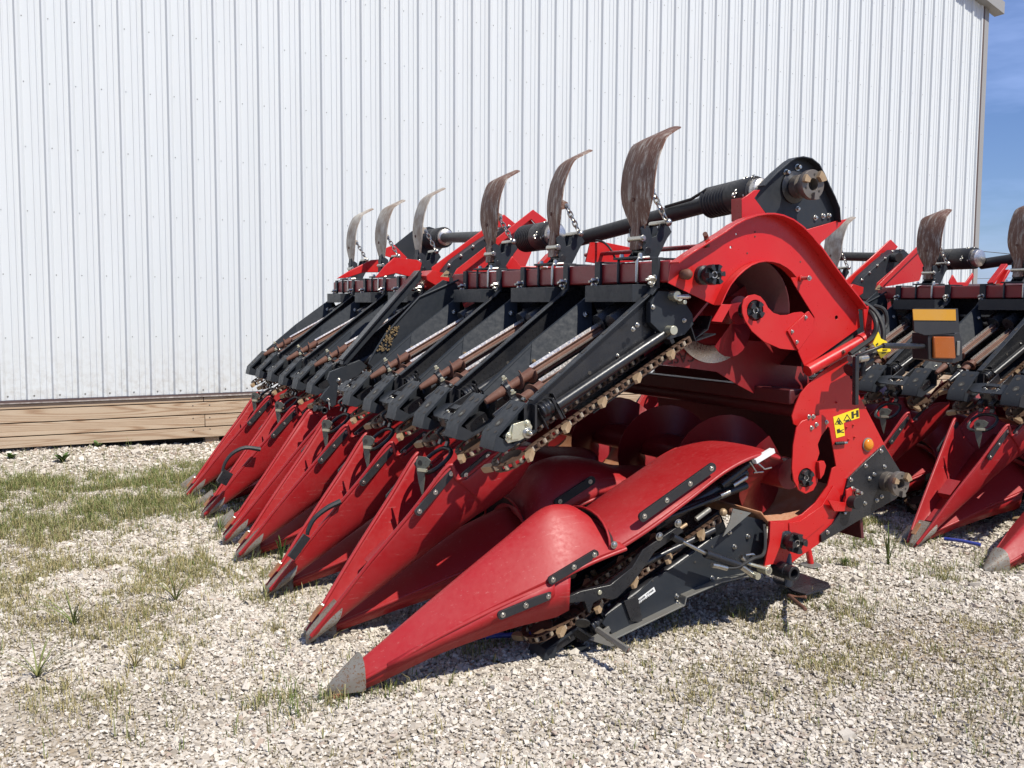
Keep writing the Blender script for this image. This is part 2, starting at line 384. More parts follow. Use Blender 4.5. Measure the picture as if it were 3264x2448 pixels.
        # bearing tube to the front
        e0 = q0-d*.135; r.lathe(e0, q0, [(0, .012), (.02, .016), (.10, .023), (.12, .024), (.135, .018)], 'black_paint' if sgn < 0 else 'rust', 16); r.lathe(q0-d*.032, q0-d*.012, [(0, .030), (.02, .030)], 'black_paint', 16)
        r.box(tuple(q0-d*.01-Vector((0, 0, .03))), .03, .07, .05, 'black_paint', aw)
        r.bolt(tuple(q0+u*.04-d*.01), u, r=.010, h=.016, mat='yellow_zinc'); r.bolt(tuple(q0+u*.01+w_*sgn*.045), w_*sgn, r=.009, h=.012)
    # --- nose caps
    for sgn in (-1, 1):
        ya = Y0+sgn*.185; c = P('nose_'+('a' if sgn < 0 else 'b'))
        w2 = .064
        pts = [(1.895, 1.092), (1.765, .965), (1.752, .905), (1.80, .895), (1.93, .965), (1.93, 1.02)]
        c.plate(pts[:2]+[(1.752, .905)]+[(1.765, .90), (1.775, .958), (1.90, 1.083)], ya-w2, ya+w2, 'black_panel')
        c.plate([(1.752, .905), (1.80, .893), (1.95, .972), (1.945, .982), (1.80, .905)], ya-w2, ya+w2, 'black_panel')
        for e in (-1, 1):
            c.plate([(1.765, .965), (1.752, .905), (1.80, .895), (1.84, .925)] if e < 0 else [(1.89, 1.09), (1.765, .965), (1.752, .905), (1.80, .893), (1.95, .972), (1.95, 1.05)], ya+e*w2-.003, ya+e*w2+.003, 'black_panel')
        nn = Vector((-.7, 0, .714)); dd = Vector((.714, 0, .7))
        for f_, yo, rr in ((.40, .0, .022), (.10, -.035, .008), (.10, .035, .008), (.93, -.03, .013), (.95, .03, .016)):
            q = Vector((1.765, ya+yo, .965))+dd*(.155*f_); c.cyl(q+nn*.0005, q+nn*.0015, rr, 'dark_void', 10)
            if rr > .02: c.cyl(q+nn*.0015-dd*.004, q+nn*.002-dd*.004, .010, 'latch_steel', 8)
        c.bar((1.82, ya-.01, .935), (1.915, ya-.01, .99), .06, .05, 'black_paint'); c.plate([(1.95, .975), (1.95, 1.08), (1.94, 1.08), (1.94, .97)], ya-w2, ya+w2, 'black_paint')
        c.bolt((1.87, ya+.01, .965), (-.4, 0, .9), r=.009, h=.012, mat='yellow_zinc'); c.bolt((1.90, ya-.035, .97), (-.4, 0, .9), r=.007, h=.02)
    # --- gathering chains: two strands joined round the nose sprocket
    for sgn in (-1, 1):
        ya = Y0+sgn*.185; ch = P('chain_'+('a' if sgn < 0 else 'b'))
        rr = .078; path = []
        L0 = .92
        n1 = 24
        for i in range(n1): path.append((L0*(1-i/n1)-.04, sgn*rr))
        for i in range(9): a = math.pi*i/8; path.append((-.075-rr*math.sin(a), sgn*rr*math.cos(a)))
        for i in range(1, 19): path.append((-.02+.75*i/18, -sgn*rr))
        pts = []
        for s_, yo in path:
            x, z = W(s_, -.035 if s_ > -.02 else -.048); pts.append(Vector((x, ya+yo, z)))
        pts = resample(pts, 62)
        nrm = Vector((-math.sin(aw), 0, math.cos(aw)))
        for i in range(len(pts)-1):
            a, b_ = pts[i], pts[i+1]; d = (b_-a).normalized(); mid = (a+b_)/2
            for o_ in (-.013, .013):
                ch.bar(a-d*.004+nrm*o_, b_+d*.004+nrm*o_, .019, .005, 'chain_steel', up=nrm)
            ch.cyl(a-nrm*.012, a+nrm*.012, .0095, 'chain_roller' if i % 2 else 'chain_steel', 8)
            if i % 6 == 3:
                side = d.cross(nrm).normalized(); q = mid
                cen = Vector((0, ya, 0)); out = side if (Vector((mid.x, mid.y+side.y*.01, 0))-Vector((mid.x, ya, 0))).length > abs(mid.y-ya) else -side
                base = q+out*.006; dirL = (out*.75+d*.66).normalized(); wd = dirL.cross(nrm)
                rg = []
                for t_, ww, hh in ((0, .018, .012), (.025, .014, .014), (.05, .012, .014), (.062, .006, .009)):
                    cc = base+dirL*t_; rg.append([cc-wd*ww-nrm*hh, cc+wd*ww-nrm*hh, cc+wd*ww+nrm*hh, cc-wd*ww+nrm*hh])
                ch.rings(rg, 'lug_bronze')
        x, z = W(-.075, -.045); q = Vector((x, ya, z)); ch.lathe(q-nrm*.005, q+nrm*.005, [(0, .05), (.01, .05)], 'chain_steel', 14)
    if conv:
        for m_ in parts.values(): m_.v = [conv(p) for p in m_.v]
    return parts

def place_row(parts):
    root = M()
    for k in ('arm_near', 'arm_far'):
        a = parts[k]; o = len(root.v); root.v += a.v
        for f_, mi_ in zip(a.f, a.m): root.f.append([o+i for i in f_]); root.m.append(root.mi(a.mats[mi_]))
    r = root.obj('row_unit', H, bev=.0012)
    for k, nm in (('gearbox', 'gearbox'), ('roll_a', 'stalk_roll'), ('roll_b', 'stalk_roll'), ('nose_a', 'nose_cap'), ('nose_b', 'nose_cap'), ('chain_a', 'gathering_chain'), ('chain_b', 'gathering_chain'), ('residue', 'plant_residue')):
        parts[k].obj(nm, r, off=(PX, PY, 0), bev=.001 if nm in ('gearbox', 'nose_cap') else 0)
    return r
row = place_row(build_row())
for i in range(1, 6): copy_tree(row, H, (0, DY[i], 0))
CR = [3.60+.765*i for i in range(6)]                    # rows of the centre section
crow = place_row(build_row(wing_to_center))
for i in range(1, 6): copy_tree(crow, H, (0, .765*i+.12, 0))
crow.location = (0, 0, 0)

# --- toolbars
for ya, yb in ((3.285, 5.58), (6.07, 8.2)):
    t_ = M(); x0, x1, z0, z1 = 2.545, 2.66, 1.585, 1.678
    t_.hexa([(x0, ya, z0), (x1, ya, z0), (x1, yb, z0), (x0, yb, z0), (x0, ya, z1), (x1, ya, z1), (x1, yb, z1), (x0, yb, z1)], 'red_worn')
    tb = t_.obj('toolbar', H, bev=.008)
    for r_ in WR:
        if not (ya-.1 < r_ < yb+.1): continue
        for s_ in (-.23, .235):
            k = M(); y = r_+s_
            k.plate([(2.53, 1.56), (2.53, 1.69), (2.67, 1.69), (2.67, 1.682), (2.542, 1.682), (2.542, 1.56)], y-.024, y+.024, 'black_panel')
            k.bar((2.534, y, 1.565), (2.50, y-.0, 1.53), .05, .008, 'black_panel')
            k.bolt((2.53, y, 1.60), (-1, 0, .1), r=.015, h=.03); k.cyl((2.53, y, 1.60), (2.485, y, 1.595), .007, 'zinc', 8)
            k.bolt((2.52, y, 1.575), (-1, 0, .4), r=.012, h=.02)
            k.obj('clamp_strap', tb, off=(PX, PY, 0), bev=.002)
        # U-bolts holding the stomper bracket
        for s_ in (-.075, .075):
            k = M(); y = r_+s_-.01
            k.tube([(2.60, y, 1.70), (2.541, y, 1.695), (2.537, y, 1.68), (2.537, y, 1.59), (2.55, y, 1.578)], .0075, 'zinc' if s_ < 0 else 'black_paint', 8)
            k.bolt((2.555, y, 1.69), (0, 0, 1), r=.013, h=.026)
            k.obj('u_bolt', tb, off=(PX, PY, 0))

# --- stalk stompers
def chain_links(m_, p0, p1, n, r=.0032, w_=.011, mat='zinc', sag=0.):
    p0, p1 = Vector(p0), Vector(p1); d = (p1-p0).normalized(); a = d.cross(Vector((0, 1, 0))).normalized(); b_ = d.cross(a)
    L = (p1-p0).length/n
    for i in range(n):
        c = p0.lerp(p1, (i+.5)/n)-Vector((0, 0, sag*math.sin(math.pi*(i+.5)/n))); s_ = a if i % 2 else b_
        hl = L*.62; path = []
        for k in range(12):
            an = 2*math.pi*k/12; path.append(c+d*(hl*math.cos(an)+(hl*.15 if math.cos(an) > 0 else -hl*.15))+s_*w_*math.sin(an))
        m_.tube(path, r, mat, 6, closed=True)
STOMP = []
def stomper(y, mat, lean=0., h=1., twist=0.):
    br = M()
    for s_ in (-1, 1):
        yy = y+s_*.045
        br.plate([(2.57, 1.70), (2.675, 1.70), (2.725, 1.79), (2.75, 1.82), (2.72, 1.865), (2.68, 1.85), (2.665, 1.80), (2.64, 1.79), (2.63, 1.83), (2.60, 1.85), (2.58, 1.83), (2.59, 1.775), (2.61, 1.765), (2.59, 1.745), (2.60, 1.73)], yy-.004, yy+.004, 'black_panel')
    br.box((2.60, y, 1.697), .16, .17, .010, 'black_panel'); br.bar((2.67, y, 1.70), (2.735, y, 1.82), .09, .012, 'black_panel')
    br.cyl((2.585, y-.06, 1.785), (2.585, y+.05, 1.785), .014, 'zinc', 12); br.bolt((2.585, y-.06, 1.785), (0, -1, 0), r=.012, h=.01)
    br.cyl((2.70, y-.085, 1.858), (2.70, y+.05, 1.858), .012, 'zinc', 12); br.ball((2.70, y-.088, 1.858), .018, 'zinc', 10)
    br.cyl((2.62, y-.05, 1.73), (2.62, y+.05, 1.73), .018, 'black_paint', 12)
    b = br.obj('stalk_stomper', H, bev=.0015); STOMP.append(b)
    # curved blade: centre line in the side view, half width, following the photograph's outline
    cl = [(2.600, 1.815), (2.594, 1.862), (2.590, 1.91), (2.587, 1.955), (2.587, 2.0), (2.590, 2.05), (2.600, 2.11), (2.620, 2.17), (2.650, 2.225), (2.700, 2.256), (2.765, 2.288)]
    hw = [q*(1. if y < 3.7 else .84) for q in (.040, .070, .098, .120, .130, .132, .134, .136, .132, .100, .060)]
    sk = [0, 0, 0, 0, 0, 0, 0, 0, 0, -.01, -.02]
    pc = smooth_path([(a, 0, c) for a, c in cl], 40); pw = smooth_path([(a, b_, 0) for a, b_ in zip(hw, sk)], 40)
    bl = M(); rg = []
    for i, (p, w_) in enumerate(zip(pc, pw)):
        nx = pc[min(i+1, len(pc)-1)]-pc[max(i-1, 0)]; nx.normalize(); nn = Vector((-nx.z, 0, nx.x))
        pz = 1.79+(p.z-1.79)*h; row_ = []
        cols = 6
        for j in range(cols+1):
            f_ = j/cols*2-1; row_.append(Vector((p.x+lean*(pz-1.79), y+w_.y+w_.x*f_, pz))-nn*.010*(1-f_*f_)*-1)
        rg.append(row_+[q-nn*.006 for q in reversed(row_)])
    bl.rings(rg, mat)
    bl.cyl((2.60+lean*.2, y+.01, 1.79+.17*h), (2.572+lean*.2, y+.01, 1.79+.17*h), .010, 'rust', 10)
    bl.v = [(2.60+(a-2.60)*math.cos(twist)-(b_-y)*math.sin(twist), y+(a-2.60)*math.sin(twist)+(b_-y)*math.cos(twist), c) for a, b_, c in bl.v]
    blade = bl.obj('stomper_blade', b, off=(PX, PY, 0), smooth=50)
    bl = M(); bl.plate([(2.585, 1.87), (2.606, 1.87), (2.612, 1.80), (2.60, 1.74), (2.575, 1.735), (2.578, 1.80)], y-.034, y+.034, mat if mat == 'stomper_rust' else 'black_panel')
    bl.obj('blade_shank', b, off=(PX, PY, 0), bev=.002)
    chn = M(); chain_links(chn, (2.625+lean*.2, y-.07, 1.79+.20*h), (2.695, y-.075, 1.872), 5, .0042, .012)
    chn.plate([(2.590, 2.03), (2.63, 2.015), (2.635, 1.985), (2.595, 1.975)], y-.075, y-.065, mat); chn.bolt((2.622, y-.075, 1.998), (0, -1, 0), r=.009)
    chn.obj('chain', b, off=(PX, PY, 0))
for i, y in enumerate(WR):
    stomper(y, 'stomper_rust' if i in (0, 1, 2) else 'stomper_grey', lean=(.0, .02, -.03, .02, .0, .01)[i], h=(1., 1.0, .98, 1.02, 1.0, 1.0)[i], twist=(0, -.16, .05, -.06, .08, .03)[i])

# --- snouts (half-open shells): R = spine line, E = free edge line, both in the side view, w = half width
WEDGE = [(-1, 0), (-1, .10), (-.90, .24), (-.74, .45), (-.58, .66), (-.45, .83), (-.36, .925), (-.24, .98), (0, 1.)]
TRI = [(-1, 0), (-1, .09), (-.88, .21), (-.66, .44), (-.44, .66), (-.27, .83), (-.16, .925), (-.08, .98), (0, 1.)]
STEEP = [(-1, 0), (-1, .10), (-.985, .28), (-.95, .48), (-.88, .67), (-.76, .83), (-.58, .93), (-.30, .985), (0, 1.)]
ROUND = [(-1, 0), (-1, .16), (-.95, .34), (-.84, .55), (-.68, .74), (-.48, .89), (-.25, .97), (0, 1.)]
def shell(name, Rl, El, Wl, y, mat, n=42, sol=.006, parent=None, rim=True, sec=WEDGE):
    sec = sec+[(-a, b_) for a, b_ in reversed(sec[:-1])]
    Rr = smooth_path([(a, 0, b_) for a, b_ in Rl], n); Er = smooth_path([(a, 0, b_) for a, b_ in El], n); Wr = smooth_path([(a, 0, 0) for a in Wl], n)
    m_ = M(); rg = []
    for r_, e, w_ in zip(Rr, Er, Wr):
        row_ = []
        for sy_, h_ in sec:
            q = e+(r_-e)*h_; row_.append(Vector((q.x, y+w_.x*sy_, q.z)))
        rg.append(row_)
    m_.rings(rg, mat, caps=False, closed=False)
    o = m_.obj(name, parent or H, smooth=30, sol=sol, off=(PX, PY, 0))
    if rim:
        q = M()
        for s_ in (0, -1): q.tube([r_[s_] for r_ in rg], .009, mat, 8)
        q.obj('edge_bead', o, off=(PX, PY, 0), smooth=60)
    return o, rg
def strip(o, a, b_, y, side, n=3, wid=.034, th=.012):      # bolted black wear strip on the flank, a,b in side view
    s_ = M(); A, B = Vector((a[0], y+side*th/2, a[1])), Vector((b_[0], y+side*th/2, b_[1])); d = (B-A).normalized(); up = Vector((-d.z, 0, d.x))
    rg = []
    pts = []
    for c, s0, s1 in ((A, math.pi/2, math.pi*1.5), (B, -math.pi/2, math.pi/2)):
        for i in range(7):
            an = s0+(s1-s0)*i/6; pts.append(c+d*(wid*.42*math.cos(an))+up*(wid*.5*math.sin(an)))
    s_.rings([[p-Vector((0, side*th/2, 0)) for p in pts], [p+Vector((0, side*th/2, 0)) for p in pts]], 'black_plastic')
    for i in range(n):
        p = A.lerp(B, (i+.06)/(n-1) if i == 0 else (i-.06)/(n-1) if i == n-1 else i/(n-1)); p = p+Vector((0, side*th/2, 0))
        s_.cyl(p, p+Vector((0, side*.002, 0)), .0115, 'zinc', 14); s_.lathe(p, p+Vector((0, side, 0)), [(0, .007), (.005, .006)], 'silver_steel', 10)
        s_.cyl(p+Vector((0, side*.005, 0)), p+Vector((0, side*.0055, 0)), .003, 'decal_black', 6)
    s_.obj('wear_strip', o, off=(PX, PY, 0), bev=.002)

def upper_snout(y, plain=False, latch=True):
    Rl = [(1.165, .030), (1.30, .105), (1.50, .235), (1.74, .39), (1.92, .50), (2.00, .55), (2.12, .625), (2.175, .73)]
    if plain: El = [(1.17, .055), (1.25, .155), (1.42, .37), (1.60, .60), (1.70, .725), (1.755, .79), (1.80, .78), (2.16, .83)]
    else: El = [(1.17, .05), (1.25, .150), (1.42, .37), (1.60, .590), (1.752, .780), (1.80, .712), (1.98, .825), (2.16, .835)]
    Wl = [.035, .060, .105, .155, .190, .198, .205, .20]
    o, rg = shell('snout', Rl, El, Wl, y, 'red_plastic', sec=STEEP)
    # inner filler so that the trough has a floor as in the photograph
    f_ = M(); fl = []
    for i in range(2, len(rg)-6, 2):
        r_ = rg[i]; fl.append([r_[5]+Vector((-.004, .003, .004)), r_[-6]+Vector((-.004, -.003, .004))])
    f_.rings(fl, 'red_plastic', caps=False, closed=False)
    f_.box((1.36, y, .20), .10, .05, .02, 'red_plastic', R_(40)); f_.box((1.50, y, .36), .12, .09, .05, 'red_plastic', R_(42))
    f_.obj('snout_floor', o, off=(PX, PY, 0), sol=.004)
    # steel tip
    t_ = M(); rr = []
    for i in range(9):
        q = i/8; x = 1.158+.125*q
        zr = .020+.11*q*.75; ze = .045+.135*q**.9; w_ = .012+.068*q**.7
        ce = Vector((x+.01*q, y, (zr+ze)/2)); hh = (ze-zr)/2+.022
        rr.append([ce+Vector((-.30*hh*math.cos(a)*q, w_*math.sin(a), -hh*math.cos(a))) if math.cos(a) > -.4 else ce+Vector((.3*hh*.4*q, w_*math.sin(a)*1.02, hh*.5)) for a in [2*math.pi*k/16 for k in range(16)]])
    t_.rings(rr, 'tip_metal')
    t_.box((1.200, y, .137), .08, .028, .010, 'tip_rust', R_(50)); t_.bolt((1.235, y, .165), (-.76, 0, .64), r=.008, h=.01)
    t_.obj('snout_tip', o, off=(PX, PY, 0), smooth=40)
    if not plain:
        w1 = (S(3, 668, 468, 3.80), S(3, 884, 212, 3.80)); w2 = (S(3, 962, 236, 3.79), S(3, 1120, 100, 3.79)); strip(o, *w1, y-.180, -1, 3); strip(o, *w2, y-.193, -1, 2)
        strip(o, *w1, y+.180, 1, 3)
    if latch:
        hx, hz = S(3, 785, 135, 3.97); lx, lz = S(3, 700, 195, 3.93)
        h = M(); path = []
        for k in range(20):
            a = 2*math.pi*k/20; path.append((hx+.062*math.cos(a), y-.01+.090*math.copysign(abs(math.sin(a))**.7, math.sin(a)), hz+.05*math.cos(a)))
        h.tube(path, .010, 'black_plastic', 8, closed=True); h.tube([(hx-.03, y-.03, hz-.02), (lx+.02, y-.05, lz+.01)], .009, 'rust', 8)
        h.obj('handle', o, off=(PX, PY, 0), smooth=60)
        k_ = M(); pl = [(q[0]*1.05, q[1]*1.0) for q in [(-.035, .04), (-.02, .06), (.02, .06), (.045, .045), (.035, .02), (.012, .005), (.012, -.04), (.0, -.125), (-.02, -.06), (-.03, -.01)]]
        base = Vector((lx, y-.055, lz)); ax = Vector((.50, -.85, 0)).normalized()
        vs = [base+ax*a+Vector((0, 0, b_)) for a, b_ in pl]; nn = Vector((-ax.y, ax.x, 0))*-.005
        if nn.x > 0: nn = -nn
        n_ = len(vs); k_.add(vs+[v_+nn for v_ in vs], [tuple(range(n_)), tuple(reversed(range(n_, 2*n_)))]+[(i, (i+1) % n_, n_+(i+1) % n_, n_+i) for i in range(n_)], 'latch_steel')
        k_.cyl(base+ax*-.012+Vector((0, 0, .03))+nn*1.05, base+ax*-.012+Vector((0, 0, .03))+nn*1.3, .013, 'dark_void', 12)
        k_.bar(base+Vector((0, 0, .0))+nn*2-ax*.02, base+Vector((0, 0, .0))+nn*2+ax*.03, .012, .014, 'yellow_zinc')
        k_.obj('latch_plate', o, off=(PX, PY, 0), bev=.001)
        # black stepped bracket between nose plate and snout
        b = M(); zs = [(1.83, .99), (1.80, .955), (1.825, .925), (1.785, .895), (1.81, .865), (1.80, .84)]
        for s_ in (-.045, .035):
            for a, b_ in zip(zs, zs[1:]): b.bar((a[0], y+s_, a[1]), (b_[0], y+s_, b_[1]), .03, .012, 'black_paint')
        b.box((1.84, y, .93), .06, .07, .10, 'black_paint', R_(20)); b.cyl((1.86, y-.09, .90), (1.86, y+.09, .90), .022, 'black_paint')
        b.obj('snout_bracket', o, off=(PX, PY, 0), bev=.002)
        # oval-holed plate joining the neighbouring noses
        c = M(); hole = [(.07*math.cos(a), .017*math.sin(a)) for a in [2*math.pi*k/16 for k in range(16)]]
        outl = [(-.155, -.03), (-.10, -.055), (.10, -.055), (.155, -.03), (.155, .03), (.08, .045), (-.08, .045), (-.155, .03)]
        cc = M().plate(outl, -.004, .004, 'black_panel', [hole])
        dn = Vector((math.cos(R_(35)), 0, math.sin(R_(35)))); un = Vector((-dn.z, 0, dn.x))
        c.add([Vector((1.845, y, .995))+Vector((0, p[0], 0))+dn*p[2]+un*p[1] for p in cc.v], cc.f, 'black_panel')
        for s_ in (-.05, .045): c.bolt((1.85, y+s_, .985), un, r=.010, h=.012); c.bar((1.86, y+s_, .99), (1.98, y+s_, 1.06), .008, .05, 'black_paint')
        c.obj('mounting_plate', o, off=(PX, PY, 0), bev=.001)
    return o
US = [3.985, 4.75, 5.515, 5.93, 6.69, 7.46]
for i, y in enumerate(US): upper_snout(y, plain=(i == 3), latch=i not in (3,))

def lower_snout(y, end=True):
    Rl = [(1.105, .040), (1.23, .118), (1.55, .330), (1.85, .525), (2.02, .632), (2.12, .640), (2.17, .625), (2.21, .600)]
    El = [(1.15, .035), (1.23, .065), (1.50, .205), (1.75, .308), (1.93, .372), (2.05, .418), (2.16, .455), (2.285, .485)]
    Wl = [.030, .055, .125, .175, .205, .215, .225, .228]
    if not end:
        Rl = [(1.195, .015), (1.32, .090), (1.60, .245), (1.88, .385), (2.06, .455), (2.17, .490), (2.23, .485), (2.27, .460)]
        El = [(1.23, .012), (1.32, .050), (1.58, .150), (1.82, .235), (2.00, .290), (2.10, .320), (2.20, .345), (2.27, .360)]
    o, rg = shell('snout', Rl, El, Wl, y, 'red_plastic', sec=TRI)
    t_ = M(); rr = []
    for i in range(10):
        q = i/9; x = 1.090+.128*q; zr = .038+.106*q; zb = .002+.022*q; w_ = .010+.062*q**.75
        dx_, dz_ = (0, 0) if end else (.09, -.022)
        rr.append([Vector((x+dx_, y+w_*math.copysign(abs(math.sin(a))**.8, math.sin(a)), zb+(zr-zb)*max(math.cos(a), 0)**.8 if math.cos(a) > 0 else zb-.006*q))+Vector((0, 0, max(dz_, -zb) if dz_ else 0)) for a in [2*math.pi*k/18 for k in range(18)]])
    t_.rings(rr, 'tip_metal')
    for i in (0,):
        t_.box((1.165 if end else 1.255, y, .010), .13, .075, .012, 'tip_rust', R_(9))
    t_.obj('snout_tip', o, off=(PX, PY, 0), smooth=40)
    # lower lip: the belly sheet hanging under the edge
    b = M()
    for s_ in (-1, 1):
        j = 0 if s_ < 0 else -1
        b.rings([[rg[i][j]+Vector((0, -s_*.003, 0)), rg[i][j]+Vector((.01, -s_*.030*min(1, i/12), -.012-(.150 if end else .10)*min(1, i/26)))] for i in range(1, len(rg)-13)], 'red_plastic', caps=False, closed=False)
    b.obj('snout_belly', o, off=(PX, PY, 0), sol=.005)
    k_ = M()
    for s_ in (-1, 1) if end else ():
        fl = []
        for x, zt, zl in ((1.30, .105, .085), (1.50, .207, .165), (1.70, .292, .235), (1.85, .346, .280), (1.93, .374, .305), (1.955, .386, .330)):
            w_ = -s_*0+ (.055+(x-1.23)*.222 if x < 1.75 else .172+(x-1.75)*.16)
            fl.append([Vector((x, y+s_*(w_+.010), zt+.01)), Vector((x, y+s_*(w_+.014), zl))])
        k_.rings(fl, 'red_plastic', caps=False, closed=False)
    if end: k_.obj('snout_lip', o, off=(PX, PY, 0), sol=.006)
    # rear hood
    R2 = [(2.24, .560), (2.40, .640), (2.60, .728), (2.80, .800), (2.95, .836), (3.06, .842), (3.17, .812)]
    E2 = [(2.22, .460), (2.40, .555), (2.60, .665), (2.78, .765), (2.92, .815), (3.02, .825), (3.13, .800)]
    W2 = [.20, .225, .23, .23, .225, .215, .19]
    if not end:
        R2 = [(2.20, .48), (2.30, .630), (2.40, .700), (2.52, .722), (2.66, .700), (2.84, .650), (3.10, .625)]
        E2 = [(2.20, .38), (2.30, .440), (2.42, .500), (2.54, .540), (2.68, .570), (2.84, .580), (3.08, .575)]
    hd, r2 = shell('rear_hood', R2, E2, W2, y, 'red_plastic', sec=ROUND)
    s1 = (S(3, 1190, 1122, y-.2), S(3, 1500, 996, y-.2)); s2 = (S(3, 1518, 902, y-.215), S(3, 1800, 732, y-.215)); s3 = (S(2, 640, 826, y-.235), S(2, 1050, 534, y-.235))
    for s_ in (-1, 1):
        # strip over the edge, following the flank
        if s_ > 0: continue
        if not end:
            strip(hd, S(3, 1560, 405, 3.88), S(3, 1780, 262, 3.88), y-.222, -1, 2, wid=.042); continue
        strip(o, s1[0], s1[1], y+s_*.206, s_, 3); strip(o, s2[0], s2[1], y+s_*.213, s_, 3)
        strip(hd, s3[0], s3[1], y+s_*.229, s_, 4, wid=.042)
    q = M(); lip = [r_ for r_ in r2[1]]
    up_ = [rg[-1][min(j+1, len(rg[-1])-1)]+Vector((.004, 0, .004)) if False else Vector((lip[j].x-.035, (lip[j].y-y)*1.06+y, lip[j].z+.045*math.sin(math.pi*j/(len(lip)-1))**.7)) for j in range(len(lip))]
    q.rings([lip, up_], 'black_plastic', caps=False, closed=False); q.tube(up_, .005, 'red_plastic', 6)
    q.bolt(tuple(up_[1]+Vector((.012, -.012, .004))), (0, -1, 0), r=.013)
    q.obj('joint_seal', o, off=(PX, PY, 0))
    return o, hd
lower_snout(3.42)
ls, lh = lower_snout(4.105, False)
for i in range(2, 7):
    copy_tree(ls, H, (0, .765*(i-1), 0)); copy_tree(lh, H, (0, .765*(i-1), 0))
# label plate at the hood end of the nearest snout
e = M(); e.bar((2.955, 3.195, .802), (3.06, 3.195, .845), .03, .022, 'white_sticker'); e.tube([(2.99, 3.21, .79), (3.03, 3.21, .76), (3.07, 3.21, .765)], .004, 'zinc'); e.obj('end_cap', H, bev=.002)

# --- near wing end plate
def Zp(z, Y, *p): return SS(z, Y, p)
pl = Zp(1, YN, (510, 1000), (530, 865), (620, 800), (700, 750), (780, 700), (860, 650), (930, 600), (1000, 563), (1080, 535), (1150, 524), (1200, 524), (1260, 535), (1330, 565), (1400, 615), (1460, 675), (1530, 760), (1600, 860), (1700, 995), (1790, 1105), (1850, 1185), (1862, 1312), (1472, 1592), (1425, 1480), (1530, 1335), (1540, 1240), (1400, 1012), (1370, 955), (1335, 915), (1300, 886), (1250, 858), (1200, 845), (1150, 842), (1100, 850), (1050, 870), (1000, 905), (945, 955), (900, 1010), (865, 1075), (830, 1155))
e = M()
holes = [circ(S(1, 950, 748, YN), .006, 10), circ(S(1, 990, 655, YN), .005, 10), circ(S(1, 1695, 1243, YN), .010, 14)]
e.plate(pl, YN, YN+.006, 'red_paint', holes)
# rim lip that stands out from the plate along the crown
top = pl[1:20]
rg = []
for i, p in enumerate(top):
    a, b_ = Vector((top[max(i-1, 0)][0], 0, top[max(i-1, 0)][1])), Vector((top[min(i+1, len(top)-1)][0], 0, top[min(i+1, len(top)-1)][1])); d = (b_-a).normalized(); n_ = Vector((-d.z, 0, d.x))
    q = Vector((p[0], 0, p[1])); rg.append([q+Vector((0, YN-.055, 0)), q+Vector((0, YN+.006, 0)), q+n_*.007+Vector((0, YN+.006, 0)), q+n_*.007+Vector((0, YN-.055, 0))])
e.rings(rg, 'red_paint')
arch = pl[26:]
rg = []
for i, p in enumerate(arch):
    a, b_ = Vector((arch[max(i-1, 0)][0], 0, arch[max(i-1, 0)][1])), Vector((arch[min(i+1, len(arch)-1)][0], 0, arch[min(i+1, len(arch)-1)][1])); d = (b_-a).normalized(); n_ = Vector((-d.z, 0, d.x))
    q = Vector((p[0], 0, p[1])); rg.append([q+Vector((0, YN-.045, 0)), q+Vector((0, YN, 0)), q+n_*.006+Vector((0, YN, 0)), q+n_*.006+Vector((0, YN-.045, 0))])
e.rings(rg, 'red_paint')
bp_ = Zp(1, YN, (765, 1268), (835, 1275), (905, 1150), (835, 1150)); e.plate(bp_, YN-.05, YN-.044, 'red_paint')
# small folded tab at the rear and hinge lugs
e.plate(Zp(1, YN, (1850, 1168), (1893, 1160), (1950, 1372), (1905, 1425), (1862, 1330)), YN-.03, YN-.022, 'red_paint')
# studs, pins, bumper
x, z = S(1, 610, 940, YN); e.lathe((x, YN, z), (x, YN-.06, z), [(0, .020), (.02, .022), (.035, .024), (.05, .016), (.055, .006)], 'rust', 16)
x, z = S(1, 775, 750, YN); e.tube([(x, YN-.01, z), (x-.008, YN-.01, z+.045), (x-.03, YN-.03, z+.055)], .011, 'rust', 10)
x, z = S(1, 1440, 968, YN); e.cyl((x, YN, z), (x, YN-.055, z), .008, 'zinc'); e.bolt((x, YN-.055, z), r=.010); e.cyl((x, YN-.001, z), (x, YN-.012, z), .014, 'red_paint')
for a, b_ in ((1120, 640), (1120, 672), (1065, 790), (1440, 850)): x, z = S(1, a, b_, YN); e.cyl((x, YN-.0005, z), (x, YN-.002, z), .004, 'dark_void', 8)
ep = e.obj('wing_end_plate', H, bev=.0015)
# bearing arm
def disc_coupler(m_, p, r, L, mat='coupler_steel'):
    x, y, z = p
    m_.lathe((x, y, z), (x, y-L, z), [(0, r*.8), (L*.3, r*.8), (L*.32, r*.6), (L*.55, r*.6), (L*.6, r*.98), (L*.64, r), (L*.82, r), (L*.85, r*.97), (L*.85, r*.42), (L*.5, r*.40)], mat, 32, caps=False)
    m_.cyl((x, y-L*.5, z), (x, y-L*.52, z), r*.40, 'dark_void', 20)
    for a0, sp in ((.3, .8), (2.5, .5), (4.6, .45)):
        n = 5; inn = [(x+r*.55*math.cos(a0+sp*i/n), z+r*.55*math.sin(a0+sp*i/n)) for i in range(n+1)]; out = [(x+r*1.03*math.cos(a0+sp*i/n), z+r*1.03*math.sin(a0+sp*i/n)) for i in range(n+1)]
        m_.plate(inn+out[::-1], y-L*1.0, y-L*.84, 'lug_bronze' if a0 < 3 else mat)
    for k in range(6): a = k*math.pi/3+.4; q = (x+r*.68*math.cos(a), z+r*.68*math.sin(a)); m_.cyl((q[0], y-L*.851, q[1]), (q[0], y-L*.87, q[1]), .005, 'dark_void', 8)
